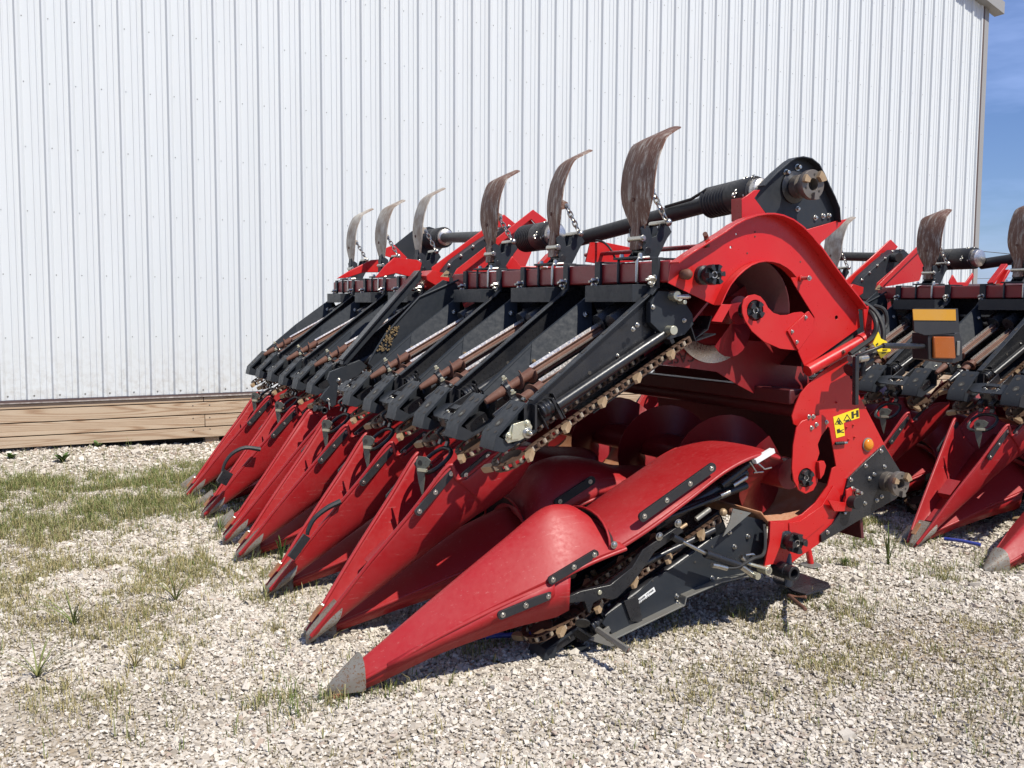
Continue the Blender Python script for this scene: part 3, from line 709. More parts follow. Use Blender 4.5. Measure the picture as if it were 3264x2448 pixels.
def jaw(m_, p, r, L, mat='black_paint', jaws=3, ph=0.):
    x, z = p[0], p[2]; y = p[1]
    m_.lathe((x, y, z), (x, y-L, z), [(0, r*.95), (L*.25, r*.95), (L*.3, r*.7), (L*.55, r*.7), (L*.6, r), (L*.8, r)], mat, 28)
    for k in range(jaws):
        a0 = ph+k*2*math.pi/jaws; n = 6; span = math.pi/jaws*.95
        inn = [(x+r*.42*math.cos(a0+span*i/n), z+r*.42*math.sin(a0+span*i/n)) for i in range(n+1)]; out = [(x+r*math.cos(a0+span*i/n), z+r*math.sin(a0+span*i/n)) for i in range(n+1)]
        m_.plate(inn+out[::-1], y-L*1.05, y-L*.79, mat)
    m_.cyl((x, y-L*.79, z), (x, y-L*.82, z), r*.34, 'dark_void', 18)
    m_.lathe((x, y-L*.8, z), (x, y-L*.9, z), [(0, r*.36), (L*.08, r*.36), (L*.08, r*.26), (L*.02, r*.26)], 'silver_steel', 18, caps=False)
arm = Zp(1, YN-.02, (1030, 1160), (1043, 1115), (1075, 1088), (1120, 1080), (1160, 1095), (1190, 1130), (1212, 1172), (1250, 1210), (1300, 1227), (1350, 1225), (1400, 1208), (1450, 1203), (1480, 1222), (1500, 1198), (1538, 1248), (1532, 1332), (1425, 1475), (1360, 1470), (1300, 1463), (1180, 1410), (1100, 1340), (1050, 1262), (1032, 1210))
hc = S(1, 1122, 1193, YN-.02)
e = M(); e.plate(arm, YN-.02, YN-.013, 'red_paint', [circ(hc, .047, 28)])
e.plate(Zp(1, YN-.03, (1495, 1200), (1538, 1248), (1532, 1332), (1427, 1475), (1352, 1338)), YN-.03, YN-.021, 'red_paint')
for a, b_ in ((1478, 1242), (1382, 1342), (1415, 1415)): x, z = S(1, a, b_, YN-.03); e.bolt((x, YN-.03, z), r=.007, h=.007)
ea = e.obj('auger_bearing_arm', H, bev=.0015)
e = M(); jaw(e, (hc[0], YN+.05, hc[1]), .041, .085, jaws=4, ph=.6); e.obj('drive_coupler', ea, off=(PX, PY, 0), bev=.001)
c3 = S(1, 745, 945, YN); e = M(); jaw(e, (c3[0], YN, c3[1]), .044, .10, jaws=6, ph=.9); e.obj('drive_coupler', H, bev=.0012)
# hinge tube between wing and centre section
e = M(); a = S(1, 1500, 1622, YN-.03); b_ = S(1, 1872, 1412, YN-.03); c_ = S(1, 1955, 1365, YN-.03)
e.cyl((a[0], YN-.02, a[1]), (b_[0], YN-.02, b_[1]), .027, 'red_paint', 20); e.cyl((b_[0], YN-.02, b_[1]), (c_[0], YN-.02, c_[1]), .033, 'red_paint', 20)
e.cyl((c_[0], YN-.02, c_[1]), (c_[0]+.012, YN-.02, c_[1]+.006), .012, 'zinc', 12)
e.bolt(((a[0]+b_[0])/2+.03, YN-.047, (a[1]+b_[1])/2+.02), (0, -1, .2), r=.008, mat='rust')
e.plate(Zp(1, YN, (1475, 1560), (1860, 1330), (1880, 1420), (1850, 1430), (1490, 1640)), YN+.02, YN+.03, 'dark_void')
e.obj('hinge_tube', H, bev=.001)
# red inner side sheets behind the end plate and between wing and centre
e = M()
e.plate(Zp(1, 3.70, (430, 1480), (560, 1290), (700, 1250), (1000, 1270), (1200, 1300), (1480, 1480), (1440, 1640), (1320, 1700), (1060, 1600), (520, 1560)), 3.70, 3.706, 'red_paint')
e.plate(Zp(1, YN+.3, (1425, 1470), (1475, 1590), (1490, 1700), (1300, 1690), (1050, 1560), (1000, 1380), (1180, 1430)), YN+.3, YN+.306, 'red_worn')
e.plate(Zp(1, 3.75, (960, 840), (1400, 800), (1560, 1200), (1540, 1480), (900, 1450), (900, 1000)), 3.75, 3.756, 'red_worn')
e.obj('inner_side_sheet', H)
e = M(); e.plate(SS(8, 3.58, [(2274, 1184), (2340, 1225), (2422, 1269), (2500, 1268), (2547, 1262), (2573, 1239), (2555, 1150), (2530, 1090), (2370, 1085), (2163, 1075), (2045, 1105), (2045, 1154)]), 3.555, 3.561, 'red_worn'); e.obj('lower_side_sheet', H)  # worn red instead of bright red: this panel's shade is in its colour
e = M(); e.rings([[Vector((x, 3.36, z)), Vector((x, 5.5, z))] for x, z in ((2.70, 1.56), (2.72, 1.65), (3.2, 1.70), (3.42, 1.58), (3.56, 1.32), (3.42, 1.20))], 'shaded_red', caps=False, closed=False)
e.rings([[Vector((x, 6.1, z)), Vector((x, 8.1, z))] for x, z in ((2.70, 1.56), (2.72, 1.65), (3.2, 1.70), (3.42, 1.58), (3.56, 1.32), (3.42, 1.20))], 'shaded_red', caps=False, closed=False)
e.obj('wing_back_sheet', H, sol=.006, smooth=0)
for ya, yb in ((3.36, 5.55), (6.08, 8.15)):
    e = M(); e.rings([[Vector((x, ya, z)), Vector((x, yb, z))] for x, z in ((2.655, 1.60), (2.70, 1.45), (2.75, 1.33), (2.86, 1.36))], 'black_paint', caps=False, closed=False); e.obj('deck_rear_sheet', H, sol=.006, smooth=0)
    e = M(); x0_, z0_ = W(.33, -.080); x1_, z1_ = W(1.02, -.065); e.rings([[Vector((x, ya+.02, z)), Vector((x, yb+.3 if yb < 6 else yb, z))] for x, z in ((x0_, z0_), (x1_, z1_), (x1_+.02, z1_+.06))], 'black_paint', caps=False, closed=False); e.obj('row_gap_blocker', H, sol=.005, smooth=0)  # added black sheet: darkens the row gaps and blocks sun on the hoods
# maker's lettering, upside down on the folded wing
tc = bpy.data.curves.new('lettering', 'FONT'); tc.body = 'CASE IH'; tc.size = .066; tc.extrude = .0008; tc.space_character = 1.05
to = bpy.data.objects.new('lettering', tc); COL.objects.link(to); to.parent = H
px_, pz_ = S(1, 700, 1484, 3.552)
to.location = (px_-PX, 3.552-PY, pz_); to.rotation_euler = (R_(90), R_(176), 0)
bpy.context.view_layer.update()
lm = bpy.data.meshes.new_from_object(to); bpy.data.objects.remove(to)
lo = bpy.data.objects.new('lettering', lm); COL.objects.link(lo); lo.parent = H; lo.location = (px_-PX, 3.552-PY, pz_); lo.rotation_euler = (R_(90), R_(176), 0)
lm.materials.clear(); lm.materials.append(MAT['dark_red_letter'])

# --- augers: helical flighting on a tube
def auger(y0_, y1_, cx, cz, r, rt, pitch, name, hand=1, ph=0., mat='red_worn', capy=None):
    m_ = M(); m_.cyl((cx, y0_, cz), (cx, y1_, cz), rt, mat, 20)
    n = int((y1_-y0_)/pitch*26); rg = []
    for i in range(n+1):
        yy = y0_+(y1_-y0_)*i/n; a = ph+hand*2*math.pi*(yy-y0_)/pitch; c, s_ = math.cos(a), math.sin(a)
        rg.append([Vector((cx+c*rt*.9, yy-.002, cz+s_*rt*.9)), Vector((cx+c*r, yy-.002, cz+s_*r)), Vector((cx+c*r, yy+.002, cz+s_*r)), Vector((cx+c*rt*.9, yy+.002, cz+s_*rt*.9))])
    m_.rings(rg, mat); return m_.obj(name, H, smooth=30)
hubC = S(2, 1600, 595, YN-.03)
auger(3.36, 5.62, hubC[0]+.01, hubC[1], .235, .075, .52, 'auger', 1, 2.2, 'shaded_auger_red')
auger(5.66, 7.9, hubC[0]+.01, hubC[1], .235, .075, .52, 'auger', -1, 1.0, 'shaded_auger_red')
auger(3.36, 5.5, hc[0], hc[1]+.0, .215, .065, .52, 'auger', 1, 4.0, 'shaded_auger_red')
auger(6.15, 8.0, hc[0], hc[1]+.0, .215, .065, .52, 'auger', -1, 1.0, 'shaded_auger_red')
# silver end flight of the wing auger
e = M(); rg = []; rd = []
for i in range(31):
    a = R_(190)+R_(162)*i/30; q0, q1 = .232-.055*math.sin(math.pi*i/30)**.6-.02*i/30, .250; yy = 3.53+.03*i/30
    rg.append([(hc[0]+math.cos(a)*q, yy+o_, hc[1]+math.sin(a)*q) for q, o_ in ((q0, 0), (q1, 0), (q1, .005), (q0, .005))])
    a = R_(150)+R_(240)*i/30; rd.append([(hc[0]+math.cos(a)*q, yy+.008+o_, hc[1]+math.sin(a)*q) for q, o_ in ((.05, 0), (.235, 0), (.235, .004), (.05, .004))])
e.rings(rg, 'silver_steel'); e.rings(rd, 'shaded_auger_red'); e.obj('end_flight', H)
# troughs
def trough(cx, cz, r, a0, a1, y0_, y1_, mat, tail=None, name='trough'):
    m_ = M(); prof = [(cx+r*math.cos(a0+(a1-a0)*i/18), cz+r*math.sin(a0+(a1-a0)*i/18)) for i in range(19)]+(tail or [])
    m_.rings([[Vector((x, y0_, z)), Vector((x, y1_, z))] for x, z in prof], mat, caps=False, closed=False); return m_.obj(name, H, sol=.006)
trough(hc[0], hc[1], .235, R_(150), R_(-10), YN+.02, 5.5, 'shaded_red')
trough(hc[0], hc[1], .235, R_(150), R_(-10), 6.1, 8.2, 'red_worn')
trough(hubC[0], hubC[1], .265, R_(215), R_(345), YN+.02, 7.95, 'tip_rust')

# --- centre section end plate
cp = Zp(2, YN, (1520, 232), (1540, 170), (1572, 98), (1625, 35), (1700, -30), (1780, -85), (1850, -125), (1855, -5), (2062, 395), (2150, 550), (2200, 640), (2130, 718), (1690, 975), (1570, 1057), (1500, 1110), (1370, 1100), (1387, 850), (1500, 845), (1580, 810), (1660, 740), (1730, 640), (1755, 540), (1780, 528), (1740, 300), (1650, 250), (1570, 300), (1530, 280))
e = M(); e.plate(cp, YN, YN+.007, 'red_paint')
for a, b_ in ((1780, 152), (1640, 890), (1850, 370), (1885, 355), (1878, 285), (1838, 298)):
    x, z = S(2, a, b_, YN)
    if (a, b_) == (1640, 890): e.cyl((x, YN-.0005, z), (x, YN-.002, z), .008, 'dark_void', 10)
    else: e.bolt((x, YN, z), r=.005, h=.008, mat='red_paint')
x, z = S(2, 1790, 390, YN); e.lathe((x-.03, YN-.012, z), (x+.03, YN-.012, z), [(i*.006, .009 if i % 2 else .006) for i in range(10)], 'rubber', 10); e.cyl((x+.02, YN-.012, z), (x+.045, YN-.012, z), .007, 'zinc', 8)
e.plate(Zp(2, YN, (1500, 860), (1560, 850), (1690, 760), (1760, 640), (1800, 690), (1710, 860), (1590, 960), (1500, 1000)), YN-.006, YN-.0005, 'red_paint')
e.obj('center_end_plate', H, bev=.0015)
# black reinforcement plate with its coupler
e = M(); e.plate(Zp(2, YN-.01, (2060, 402), (2152, 552), (2200, 640), (2130, 716), (1692, 975), (1690, 932), (1760, 868), (1800, 800), (1850, 602), (1960, 492)), YN-.012, YN-.0005, 'black_paint')
for a, b_ in ((2042, 438), (1952, 525), (2062, 530), (2002, 575), (1975, 600), (2045, 705), (2017, 727), (1947, 745), (1727, 915), (1865, 607)):
    x, z = S(2, a, b_, YN-.012); e.bolt((x, YN-.012, z), r=.009, h=.009)
rp = e.obj('reinforcement_plate', H, bev=.001)
c4 = S(2, 2060, 612, YN); e = M(); disc_coupler(e, (c4[0], YN-.01, c4[1]), .060, .11); e.obj('drive_coupler', rp, off=(PX, PY, 0), bev=.0015)
# round bumper and bracket
x, z = S(2, 1885, 740, YN-.05); e = M(); e.cyl((x, YN-.012, z), (x, YN-.075, z), .030, 'rubber', 22); e.lathe((x, YN-.012, z), (x, YN-.03, z), [(0, .036), (.016, .036)], 'red_paint', 22)
e.plate(Zp(2, YN-.02, (1725, 725), (1830, 740), (1830, 665), (1860, 650), (1880, 700), (1860, 790), (1760, 790)), YN-.03, YN-.022, 'red_paint')
for a, b_ in ((1885, 667), (1912, 682)): x, z = S(2, a, b_, YN-.03); e.bolt((x, YN-.02, z), r=.013, h=.03)
x, z = S(2, 1840, 800, YN-.03); e.bolt((x, YN-.02, z), (0, -.3, -1), r=.01)
e.obj('stop_bumper', H, bev=.001)
# bearing arm of the centre auger
e = M(); e.plate(Zp(2, YN-.03, (1548, 300), (1580, 262), (1640, 240), (1700, 226), (1732, 252), (1728, 300), (1692, 350), (1672, 400), (1682, 450), (1666, 500), (1672, 540), (1672, 620), (1645, 670), (1600, 690), (1560, 668), (1530, 610), (1520, 540), (1528, 400)), YN-.03, YN-.022, 'red_paint', [circ(hubC, .045, 28)])
e.plate(Zp(2, YN-.03, (1660, 500), (1690, 492), (1702, 520), (1690, 570), (1668, 600)), YN-.05, YN-.03, 'red_paint')
for a, b_ in ((1620, 236), (1645, 236), (1663, 282), (1635, 302), (1722, 268)): x, z = S(2, a, b_, YN-.03); e.bolt((x, YN-.03, z), r=.009, h=.008)
ea = e.obj('auger_bearing_arm', H, bev=.0015)
e = M(); jaw(e, (hubC[0], YN+.03, hubC[1]), .039, .075, jaws=4, ph=.2); e.obj('drive_coupler', ea, off=(PX, PY, 0), bev=.001)
# lower coupler, stub tube and flange
c5 = S(2, 1500, 965, YN-.02); e = M(); jaw(e, (c5[0], YN+.02, c5[1]), .046, .11, jaws=4, ph=1.2); e.obj('drive_coupler', H, bev=.0012)
# amber marker on the plate
x, z = S(2, 1962, 400, YN); e = M(); e.lathe((x, YN, z), (x, YN-.02, z), [(0, .034), (.006, .034), (.007, .030)], 'galvanised', 28); e.lathe((x, YN-.006, z), (x, YN-.03, z), [(0, .030), (.006, .029), (.012, .024), (.016, .015), (.018, .004)], 'amber_bright', 28); e.obj('amber_reflector', H)
# warning decals: two triangles, a press symbol and a hand symbol on yellow
e = M(); dk = Zp(2, YN-.0015, (1762, 238), (1912, 185), (1916, 243), (1823, 272), (1830, 348), (1780, 362))
e.plate(dk, YN-.0018, YN-.0003, 'yellow')
def tri(m_, z, a, b_, r): 
    P0 = [S(z, a+r*math.cos(q)*1., b_+r*math.sin(q), YN-.002) for q in (-1.65, .44, 2.6)]; P1 = [S(z, a+r*.72*math.cos(q), b_+r*.72*math.sin(q)+1, YN-.002) for q in (-1.65, .44, 2.6)]
    m_.plate(P0, YN-.0026, YN-.0019, 'decal_black', [P1])
tri(e, 2, 1795, 268, 28); tri(e, 2, 1845, 248, 28)
def mark(m_, pts): m_.plate(Zp(2, YN-.002, *pts), YN-.0026, YN-.0019, 'decal_black')
mark(e, [(1785, 262), (1800, 255), (1808, 285), (1790, 280)]); mark(e, [(1832, 258), (1855, 250), (1858, 262), (1835, 268)])
mark(e, [(1868, 208), (1882, 204), (1884, 245), (1870, 249)]); mark(e, [(1884, 220), (1896, 216), (1897, 224), (1885, 228)]); mark(e, [(1896, 200), (1910, 196), (1912, 236), (1898, 240)])
mark(e, [(1782, 312), (1800, 306), (1804, 330), (1786, 335)]); mark(e, [(1800, 318), (1826, 308), (1822, 314), (1806, 322), (1826, 326), (1824, 332), (1802, 328)])
e.obj('warning_decal', H, smooth=0)
for a, b_ in ((1820, 213), (1868, 195)):
    pass
# cross tubes and sheets of the centre frame
e = M(); x, z = S(2, 1400, 170, YN+.1)
e.cyl((3.36, YN+.01, 1.00), (3.36, 8.0, 1.00), .040, 'shaded_red', 18); e.obj('cross_tube', H)
e = M(); e.hexa([(3.26, YN+.03, 1.03), (3.34, YN+.03, 1.03), (3.34, 8.0, 1.03), (3.26, 8.0, 1.03), (3.26, YN+.03, 1.10), (3.34, YN+.03, 1.10), (3.34, 8.0, 1.10), (3.26, 8.0, 1.10)], 'shaded_red'); e.obj('cross_beam', H, bev=.006)
e = M()
e.hexa([(3.74, 3.3, .35), (3.76, 3.3, .35), (3.76, 4.9, .35), (3.74, 4.9, .35), (3.62, 3.3, 1.12), (3.64, 3.3, 1.12), (3.64, 4.9, 1.12), (3.62, 4.9, 1.12)], 'shaded_red')
e.obj('back_sheet', H, bev=.002); e = M()
e.hexa([(3.74, 6.6, .35), (3.76, 6.6, .35), (3.76, 8.0, .35), (3.74, 8.0, .35), (3.62, 6.6, 1.12), (3.64, 6.6, 1.12), (3.64, 8.0, 1.12), (3.62, 8.0, 1.12)], 'shaded_red')
e.obj('back_sheet', H, bev=.002)
e = M(); e.plate([(3.05, 1.15), (3.65, 1.15), (3.72, .35), (3.35, .32), (3.05, .6)], 7.95, 7.96, 'red_paint'); e.obj('center_end_plate', H)

# --- near side of the centre row unit: side plate, arm, cylinder, hoses
YC = 3.33
e = M(); e.plate(Zp(2, YC, (470, 1520), (405, 1450), (440, 1400), (600, 1290), (700, 1190), (850, 1110), (1050, 955), (1150, 900), (1250, 820), (1370, 850), (1380, 1100), (1330, 1150), (1230, 1180), (870, 1322), (860, 1345), (500, 1530)), YC, YC+.008, 'black_panel')
lowl = Zp(2, YC-.02, (455, 1535), (870, 1335), (880, 1290), (1090, 1200), (1300, 1155))
for a, b_ in zip(lowl, lowl[1:]): e.bar((a[0], YC-.02, a[1]), (b_[0], YC-.02, b_[1]), .05, .006, 'galvanised')
e.plate(Zp(2, YC-.01, (315, 1540), (430, 1460), (440, 1480), (410, 1540), (470, 1570), (440, 1580)), YC-.03, YC-.02, 'galvanised')
e.plate(Zp(2, YC-.02, (540, 1325), (620, 1290), (650, 1450), (580, 1440)), YC-.012, YC-.004, 'black_paint')
for a, b_ in ((842, 1292), (848, 1330), (1088, 1195), (1050, 1185), (1180, 1000), (1150, 915), (1260, 940)): x, z = S(2, a, b_, YC); e.bolt((x, YC, z), r=.010, h=.012)
for a, b_ in ((490, 1505), (850, 1010), (1050, 1000), (700, 1200), (950, 1090)): x, z = S(2, a, b_, YC); e.cyl((x, YC-.0006, z), (x, YC-.002, z), .006, 'dark_void', 8)
sp = e.obj('side_plate', H, bev=.0015)
e = M(); e.plate(Zp(2, YC-.01, (597, 1330), (715, 1240), (724, 1265), (606, 1357)), YC-.003, YC-.001, 'white_sticker')
so = e.obj('serial_label', sp, off=(PX, PY, 0))
tc = bpy.data.curves.new('lettering', 'FONT'); tc.body = '5145A606  17-MAR\n51454069 18 1'; tc.size = .0125; tc.extrude = .0003
to = bpy.data.objects.new('lettering', tc); COL.objects.link(to); bpy.context.view_layer.update(); lm = bpy.data.meshes.new_from_object(to); bpy.data.objects.remove(to)
lm.materials.clear(); lm.materials.append(MAT['decal_black'])
lo = bpy.data.objects.new('lettering', lm); COL.objects.link(lo); lo.parent = sp; x, z = S(2, 606, 1333, YC-.003); x2, z2 = S(2, 700, 1262, YC-.003)
lo.location = (x-PX, YC-.0042-PY, z-.001); lo.rotation_euler = (R_(90), -math.atan2(z2-z, x2-x), 0)
# black arm carrying the snout
e = M(); ap = Zp(2, YC-.03, (170, 1290), (260, 1250), (430, 1215), (560, 1110), (620, 1010), (830, 870), (860, 900), (690, 1020), (600, 1150), (560, 1200), (470, 1290), (440, 1300), (385, 1290), (330, 1320), (310, 1380), (300, 1370), (280, 1310), (190, 1320))
e.plate(ap, YC-.06, YC-.03, 'black_paint')
for a, b_ in ((850, 862), (740, 940)): x, z = S(2, a, b_, YC-.06); e.bolt((x, YC-.06, z), r=.016, h=.008)
x, z = S(2, 388, 1268, YC-.06); e.cyl((x, YC-.06, z), (x, YC-.066, z), .010, 'yellow_zinc', 14)
x, z = S(2, 260, 1440, YC-.05); e.lathe((x, YC-.09, z), (x+.012, YC-.07, z+.02), [(0, .005), (.003, .032), (.008, .032), (.02, .014)], 'rubber', 20)
e.obj('snout_support_arm', H, bev=.002)
# rods and small fittings under the hood
e = M(); 
def rod(m_, z, Y, a, b_, r, mat): p, q = S(z, *a, Y), S(z, *b_, Y); m_.cyl((p[0], Y, p[1]), (q[0], Y, q[1]), r, mat, 10)
rod(e, 2, YC-.02, (690, 870), (1130, 690), .010, 'black_paint'); rod(e, 2, YC-.02, (1095, 700), (1150, 678), .013, 'zinc'); rod(e, 2, YC-.02, (955, 840), (1035, 780), .012, 'galvanised')
rod(e, 2, YC-.03, (710, 995), (900, 868), .008, 'lug_bronze'); rod(e, 2, YC, (600, 1120), (1060, 900), .016, 'black_paint'); rod(e, 2, YC, (850, 790), (1250, 640), .018, 'black_paint')
rod(e, 2, YC-.02, (1270, 500), (1310, 560), .004, 'zinc'); rod(e, 2, YC-.02, (1295, 565), (1350, 560), .004, 'zinc'); rod(e, 2, YC, (1170, 640), (1250, 590), .014, 'zinc')
rod(e, 2, YC, (1100, 640), (1300, 480), .020, 'black_paint'); rod(e, 2, YC+.03, (700, 880), (1240, 560), .03, 'black_paint')
x, z = S(2, 1090, 790, YC); e.ball((x, YC-.03, z), .018, 'lug_bronze', 8); x, z = S(2, 1140, 785, YC); e.ball((x, YC-.03, z), .016, 'rust', 8)
e.plate(Zp(2, YC-.04, (1170, 775), (1275, 800), (1110, 940), (1150, 850)), YC-.045, YC-.04, 'galvanised')
e.obj('linkage_rod', H)
e = M(); Yd = YC-.09
rod(e, 2, Yd, (865, 965), (1015, 1042), .0085, 'zinc'); rod(e, 2, Yd, (1010, 1040), (1215, 1110), .019, 'black_paint'); rod(e, 2, Yd, (815, 940), (870, 968), .016, 'black_paint')
rod(e, 2, Yd, (1210, 1108), (1290, 1165), .014, 'zinc'); x, z = S(2, 1295, 1165, Yd); e.cyl((x, Yd+.02, z), (x, Yd-.03, z), .016, 'yellow_zinc', 14)
hyd = e.obj('hydraulic_cylinder', H)
e = M()
def hose(m_, z, pts, r, mat='rubber'):
    P = [Vector((*S(z, a, b_, Y), 0)) for a, b_, Y in pts]; m_.tube(smooth_path([(p.x, q[2], p.y) for p, q in zip(P, pts)], 36), r, mat, 8)
hose(e, 2, [(1130, 1125, Yd), (1200, 1120, Yd-.01), (1290, 1070, Yd-.02), (1350, 1045, Yd), (1362, 960, Yd+.02), (1355, 870, Yd+.05)], .0085)
hose(e, 2, [(1245, 1092, Yd), (1300, 1110, Yd-.01), (1370, 1130, Yd)], .008, 'yellow_zinc'); hose(e, 2, [(1245, 1050, Yd), (1290, 1045, Yd), (1300, 1065, Yd)], .006, 'zinc')
for a, b_ in (((1050, 1108), (1090, 1115)), ((1090, 1115), (1135, 1127)), ((1220, 1060), (1240, 1085))): rod(e, 2, Yd-.005, a, b_, .012, 'zinc')
e.obj('hydraulic_hose', hyd, off=(PX, PY, 0))
e = M(); x, z = S(2, 1375, 1140, Yd); e.cyl((x, Yd+.05, z), (x, Yd-.01, z), .020, 'yellow_zinc', 20); e.cyl((x, Yd-.01, z), (x, Yd-.012, z), .012, 'zinc', 16)
x, z = S(2, 1462, 1135, Yd+.03); e.lathe((x, YN+.03, z), (x, Yd, z), [(0, .034), (.12, .034), (.12, .022), (.03, .022)], 'black_paint', 22, caps=False); e.lathe((x, YN+.03, z), (x, Yd+.02, z), [(0, .038), (.08, .038)], 'black_paint', 18)
e.obj('stub_tube', H, bev=.0015); e = M()
e.plate(Zp(2, YN-.02, (1385, 850), (1465, 860), (1440, 1000), (1400, 1100), (1350, 1110), (1380, 960)), YN-.03, YN-.02, 'red_paint')
for a, b_ in ((1410, 1070),): x, z = S(2, a, b_, YN-.02); e.bolt((x, YN-.01, z), r=.010, h=.015)
e.obj('side_bracket', H, bev=.0015)
# parking foot
e = M(); Yf = 2.99
fp = Zp(2, Yf, (1430, 1195), (1560, 1155), (1735, 1215), (1747, 1240), (1600, 1290), (1520, 1265)); zf = min(z for x, z in fp)
xs = [x for x, z in fp]; cx = sum(xs)/len(xs)
def gl(z, a, b_, hz):   # reading laid on the horizontal plane at height hz
    A, B, k = ZO[z]; X, Y = ground(A+a*k, B+b_*k, hz); X, Y = X-PX, Y-PY; X, Y = rot(X, Y); return X+PX, Y+PY
ft = [gl(2, a, b_, .06) for a, b_ in ((1430, 1200), (1560, 1155), (1735, 1215), (1747, 1240), (1605, 1285), (1520, 1262))]
n_ = len(ft); e.add([(x, y, .055) for x, y in ft]+[(x, y, .065) for x, y in ft], [tuple(range(n_)), tuple(reversed(range(n_, 2*n_)))]+[(i, (i+1) % n_, n_+(i+1) % n_, n_+i) for i in range(n_)], 'black_paint')
e.tube([(ft[0][0], ft[0][1], .07), (3.24, 3.26, .20), (3.26, 3.30, .33)], .022, 'black_paint', 10)
e.tube([(ft[4][0], ft[4][1], .05), (ft[5][0]-.02, ft[5][1], .04), (3.19, 3.1, .13)], .010, 'rust', 8)
e.obj('parking_foot', H, bev=.003); e = M()
g2 = gl(2, 1630, 1110, .02); e.lathe((g2[0], g2[1], .02), (g2[0], g2[1], .05), [(0, .06), (.006, .058), (.012, .02)], 'galvanised', 18)
e.tube([(g2[0], g2[1], .03), (g2[0]-.03, g2[1]+.02, .2)], .018, 'red_paint', 10)
e.obj('skid_disc', H, bev=.002)
e = M(); a = S(2, 400, 1500, 3.24); b_ = S(2, 555, 1608, 3.05)
e.cyl((a[0], 3.27, a[1]), (b_[0], 3.05, max(b_[1], .03)), .014, 'galvanised', 6); e.cyl((b_[0], 3.05, max(b_[1], .03)), (b_[0]+.003, 3.047, max(b_[1], .03)-.002), .010, 'rust', 10); e.obj('support_pin', H)
# nearest nose: zinc cover plate
e = M(); Yq = 3.345
e.plate(Zp(4, Yq, (1120, 1105), (1160, 1020), (1205, 1005), (1255, 992), (1280, 1030), (1270, 1075), (1210, 1110), (1135, 1128)), Yq-.008, Yq, 'yellow_zinc')
x, z = S(4, 1250, 1068, Yq); e.lathe((x, Yq, z), (x, Yq-.05, z), [(0, .022), (.012, .022), (.013, .012), (.03, .012), (.045, .006)], 'zinc', 16)
for a, b_ in ((1140, 1085), (1248, 1012)): x, z = S(4, a, b_, Yq); e.bolt((x, Yq-.008, z), r=.012, mat='yellow_zinc')
p = [S(4, a, b_, Yq-.012) for a, b_ in ((1170, 1015), (1215, 1055), (1205, 1105), (1160, 1110))]; e.plate(p, Yq-.016, Yq-.008, 'yellow_zinc')
e.obj('bearing_cover', H, bev=.002)
# rear gearbox at the toolbar end (near side)
e = M(); e.plate(Zp(4, 3.37, (2005, 235), (2080, 240), (2160, 300), (2205, 370), (2211, 430), (2160, 490), (2060, 520), (1960, 420), (1960, 300)), 3.345, 3.38, 'black_panel')
for a, b_, r_ in ((2120, 275, .016), (2105, 262, .02), (2150, 300, .010), (2085, 465, .02)):
    x, z = S(4, a, b_, 3.34); e.cyl((x, 3.345, z), (x, 3.30, z), r_, 'yellow_zinc', 14)
x, z = S(4, 2100, 268, 3.34); e.cyl((x, 3.31, z), (x+.06, 3.30, z), .011, 'silver_steel', 12); e.bolt((x+.06, 3.30, z), (1, -.3, 0), r=.01)
for a, b_ in ((1997, 330), (2180, 408), (1905, 435), (1880, 460)): x, z = S(4, a, b_, 3.34); e.bolt((x, 3.345, z), r=.009)
e.obj('row_gearbox_side', H, bev=.002)

# --- fold gearbox, guards and drive shafts on top
XS, ZS = 3.22, 2.02
YG = 3.42
e = M(); gp = Zp(1, YG, (1112, 392), (1150, 325), (1240, 232), (1330, 155), (1370, 130), (1420, 122), (1480, 135), (1530, 175), (1565, 240), (1600, 320), (1640, 400), (1672, 480), (1682, 568), (1440, 632), (1350, 600), (1210, 522), (1150, 450))
e.plate(gp, YG, YG+.01, 'black_panel')
rg = []
for i in range(1, 13):
    p = gp[i]; a, b_ = gp[i-1], gp[i+1]; d = Vector((b_[0]-a[0], 0, b_[1]-a[1])).normalized(); n_ = Vector((-d.z, 0, d.x)); q = Vector((p[0], 0, p[1]))
    rg.append([q+Vector((0, YG-.04, 0)), q+Vector((0, YG+.01, 0)), q+n_*.006+Vector((0, YG+.01, 0)), q+n_*.006+Vector((0, YG-.04, 0))])
e.rings(rg, 'black_panel')
for a, b_ in ((1420, 185), (1340, 222)): x, z = S(1, a, b_, YG); e.bolt((x, YG, z), r=.014, h=.02)
for a, b_ in ((1420, 478), (1418, 605), (1545, 540), (1600, 528), (1640, 525)): x, z = S(1, a, b_, YG); e.bolt((x, YG, z), r=.011, h=.012)
gb = e.obj('fold_gearbox_plate', H, bev=.001)
cu = S(1, 1430, 320, YG-.04); e = M(); e.lathe((cu[0], YG, cu[1]), (cu[0], YG-.05, cu[1]), [(0, .075), (.01, .075), (.02, .05), (.05, .05)], 'black_paint', 24); disc_coupler(e, (cu[0], YG-.03, cu[1]), .068, .12)
e.obj('drive_coupler', gb, off=(PX, PY, 0), bev=.0015)
e = M(); e.plate(Zp(1, YG-.03, (1022, 410), (1112, 345), (1152, 345), (1112, 402), (1200, 520), (1115, 530), (1022, 545)), YG-.035, YG-.028, 'red_paint')
e.plate(Zp(1, YG, (1440, 632), (1690, 560), (1748, 552), (1690, 610), (1535, 745), (1490, 700)), YG-.02, YG-.012, 'red_paint'); 
e.plate(Zp(1, YG+.05, (1022, 400), (1140, 400), (1180, 560), (1022, 560)), YG+.04, YG+.12, 'red_paint')
e.plate(Zp(1, YG+.02, (1100, 520), (1690, 560), (1560, 760), (1200, 640)), YG+.02, YG+.03, 'red_paint')
e.obj('gearbox_bracket', H, bev=.0015)
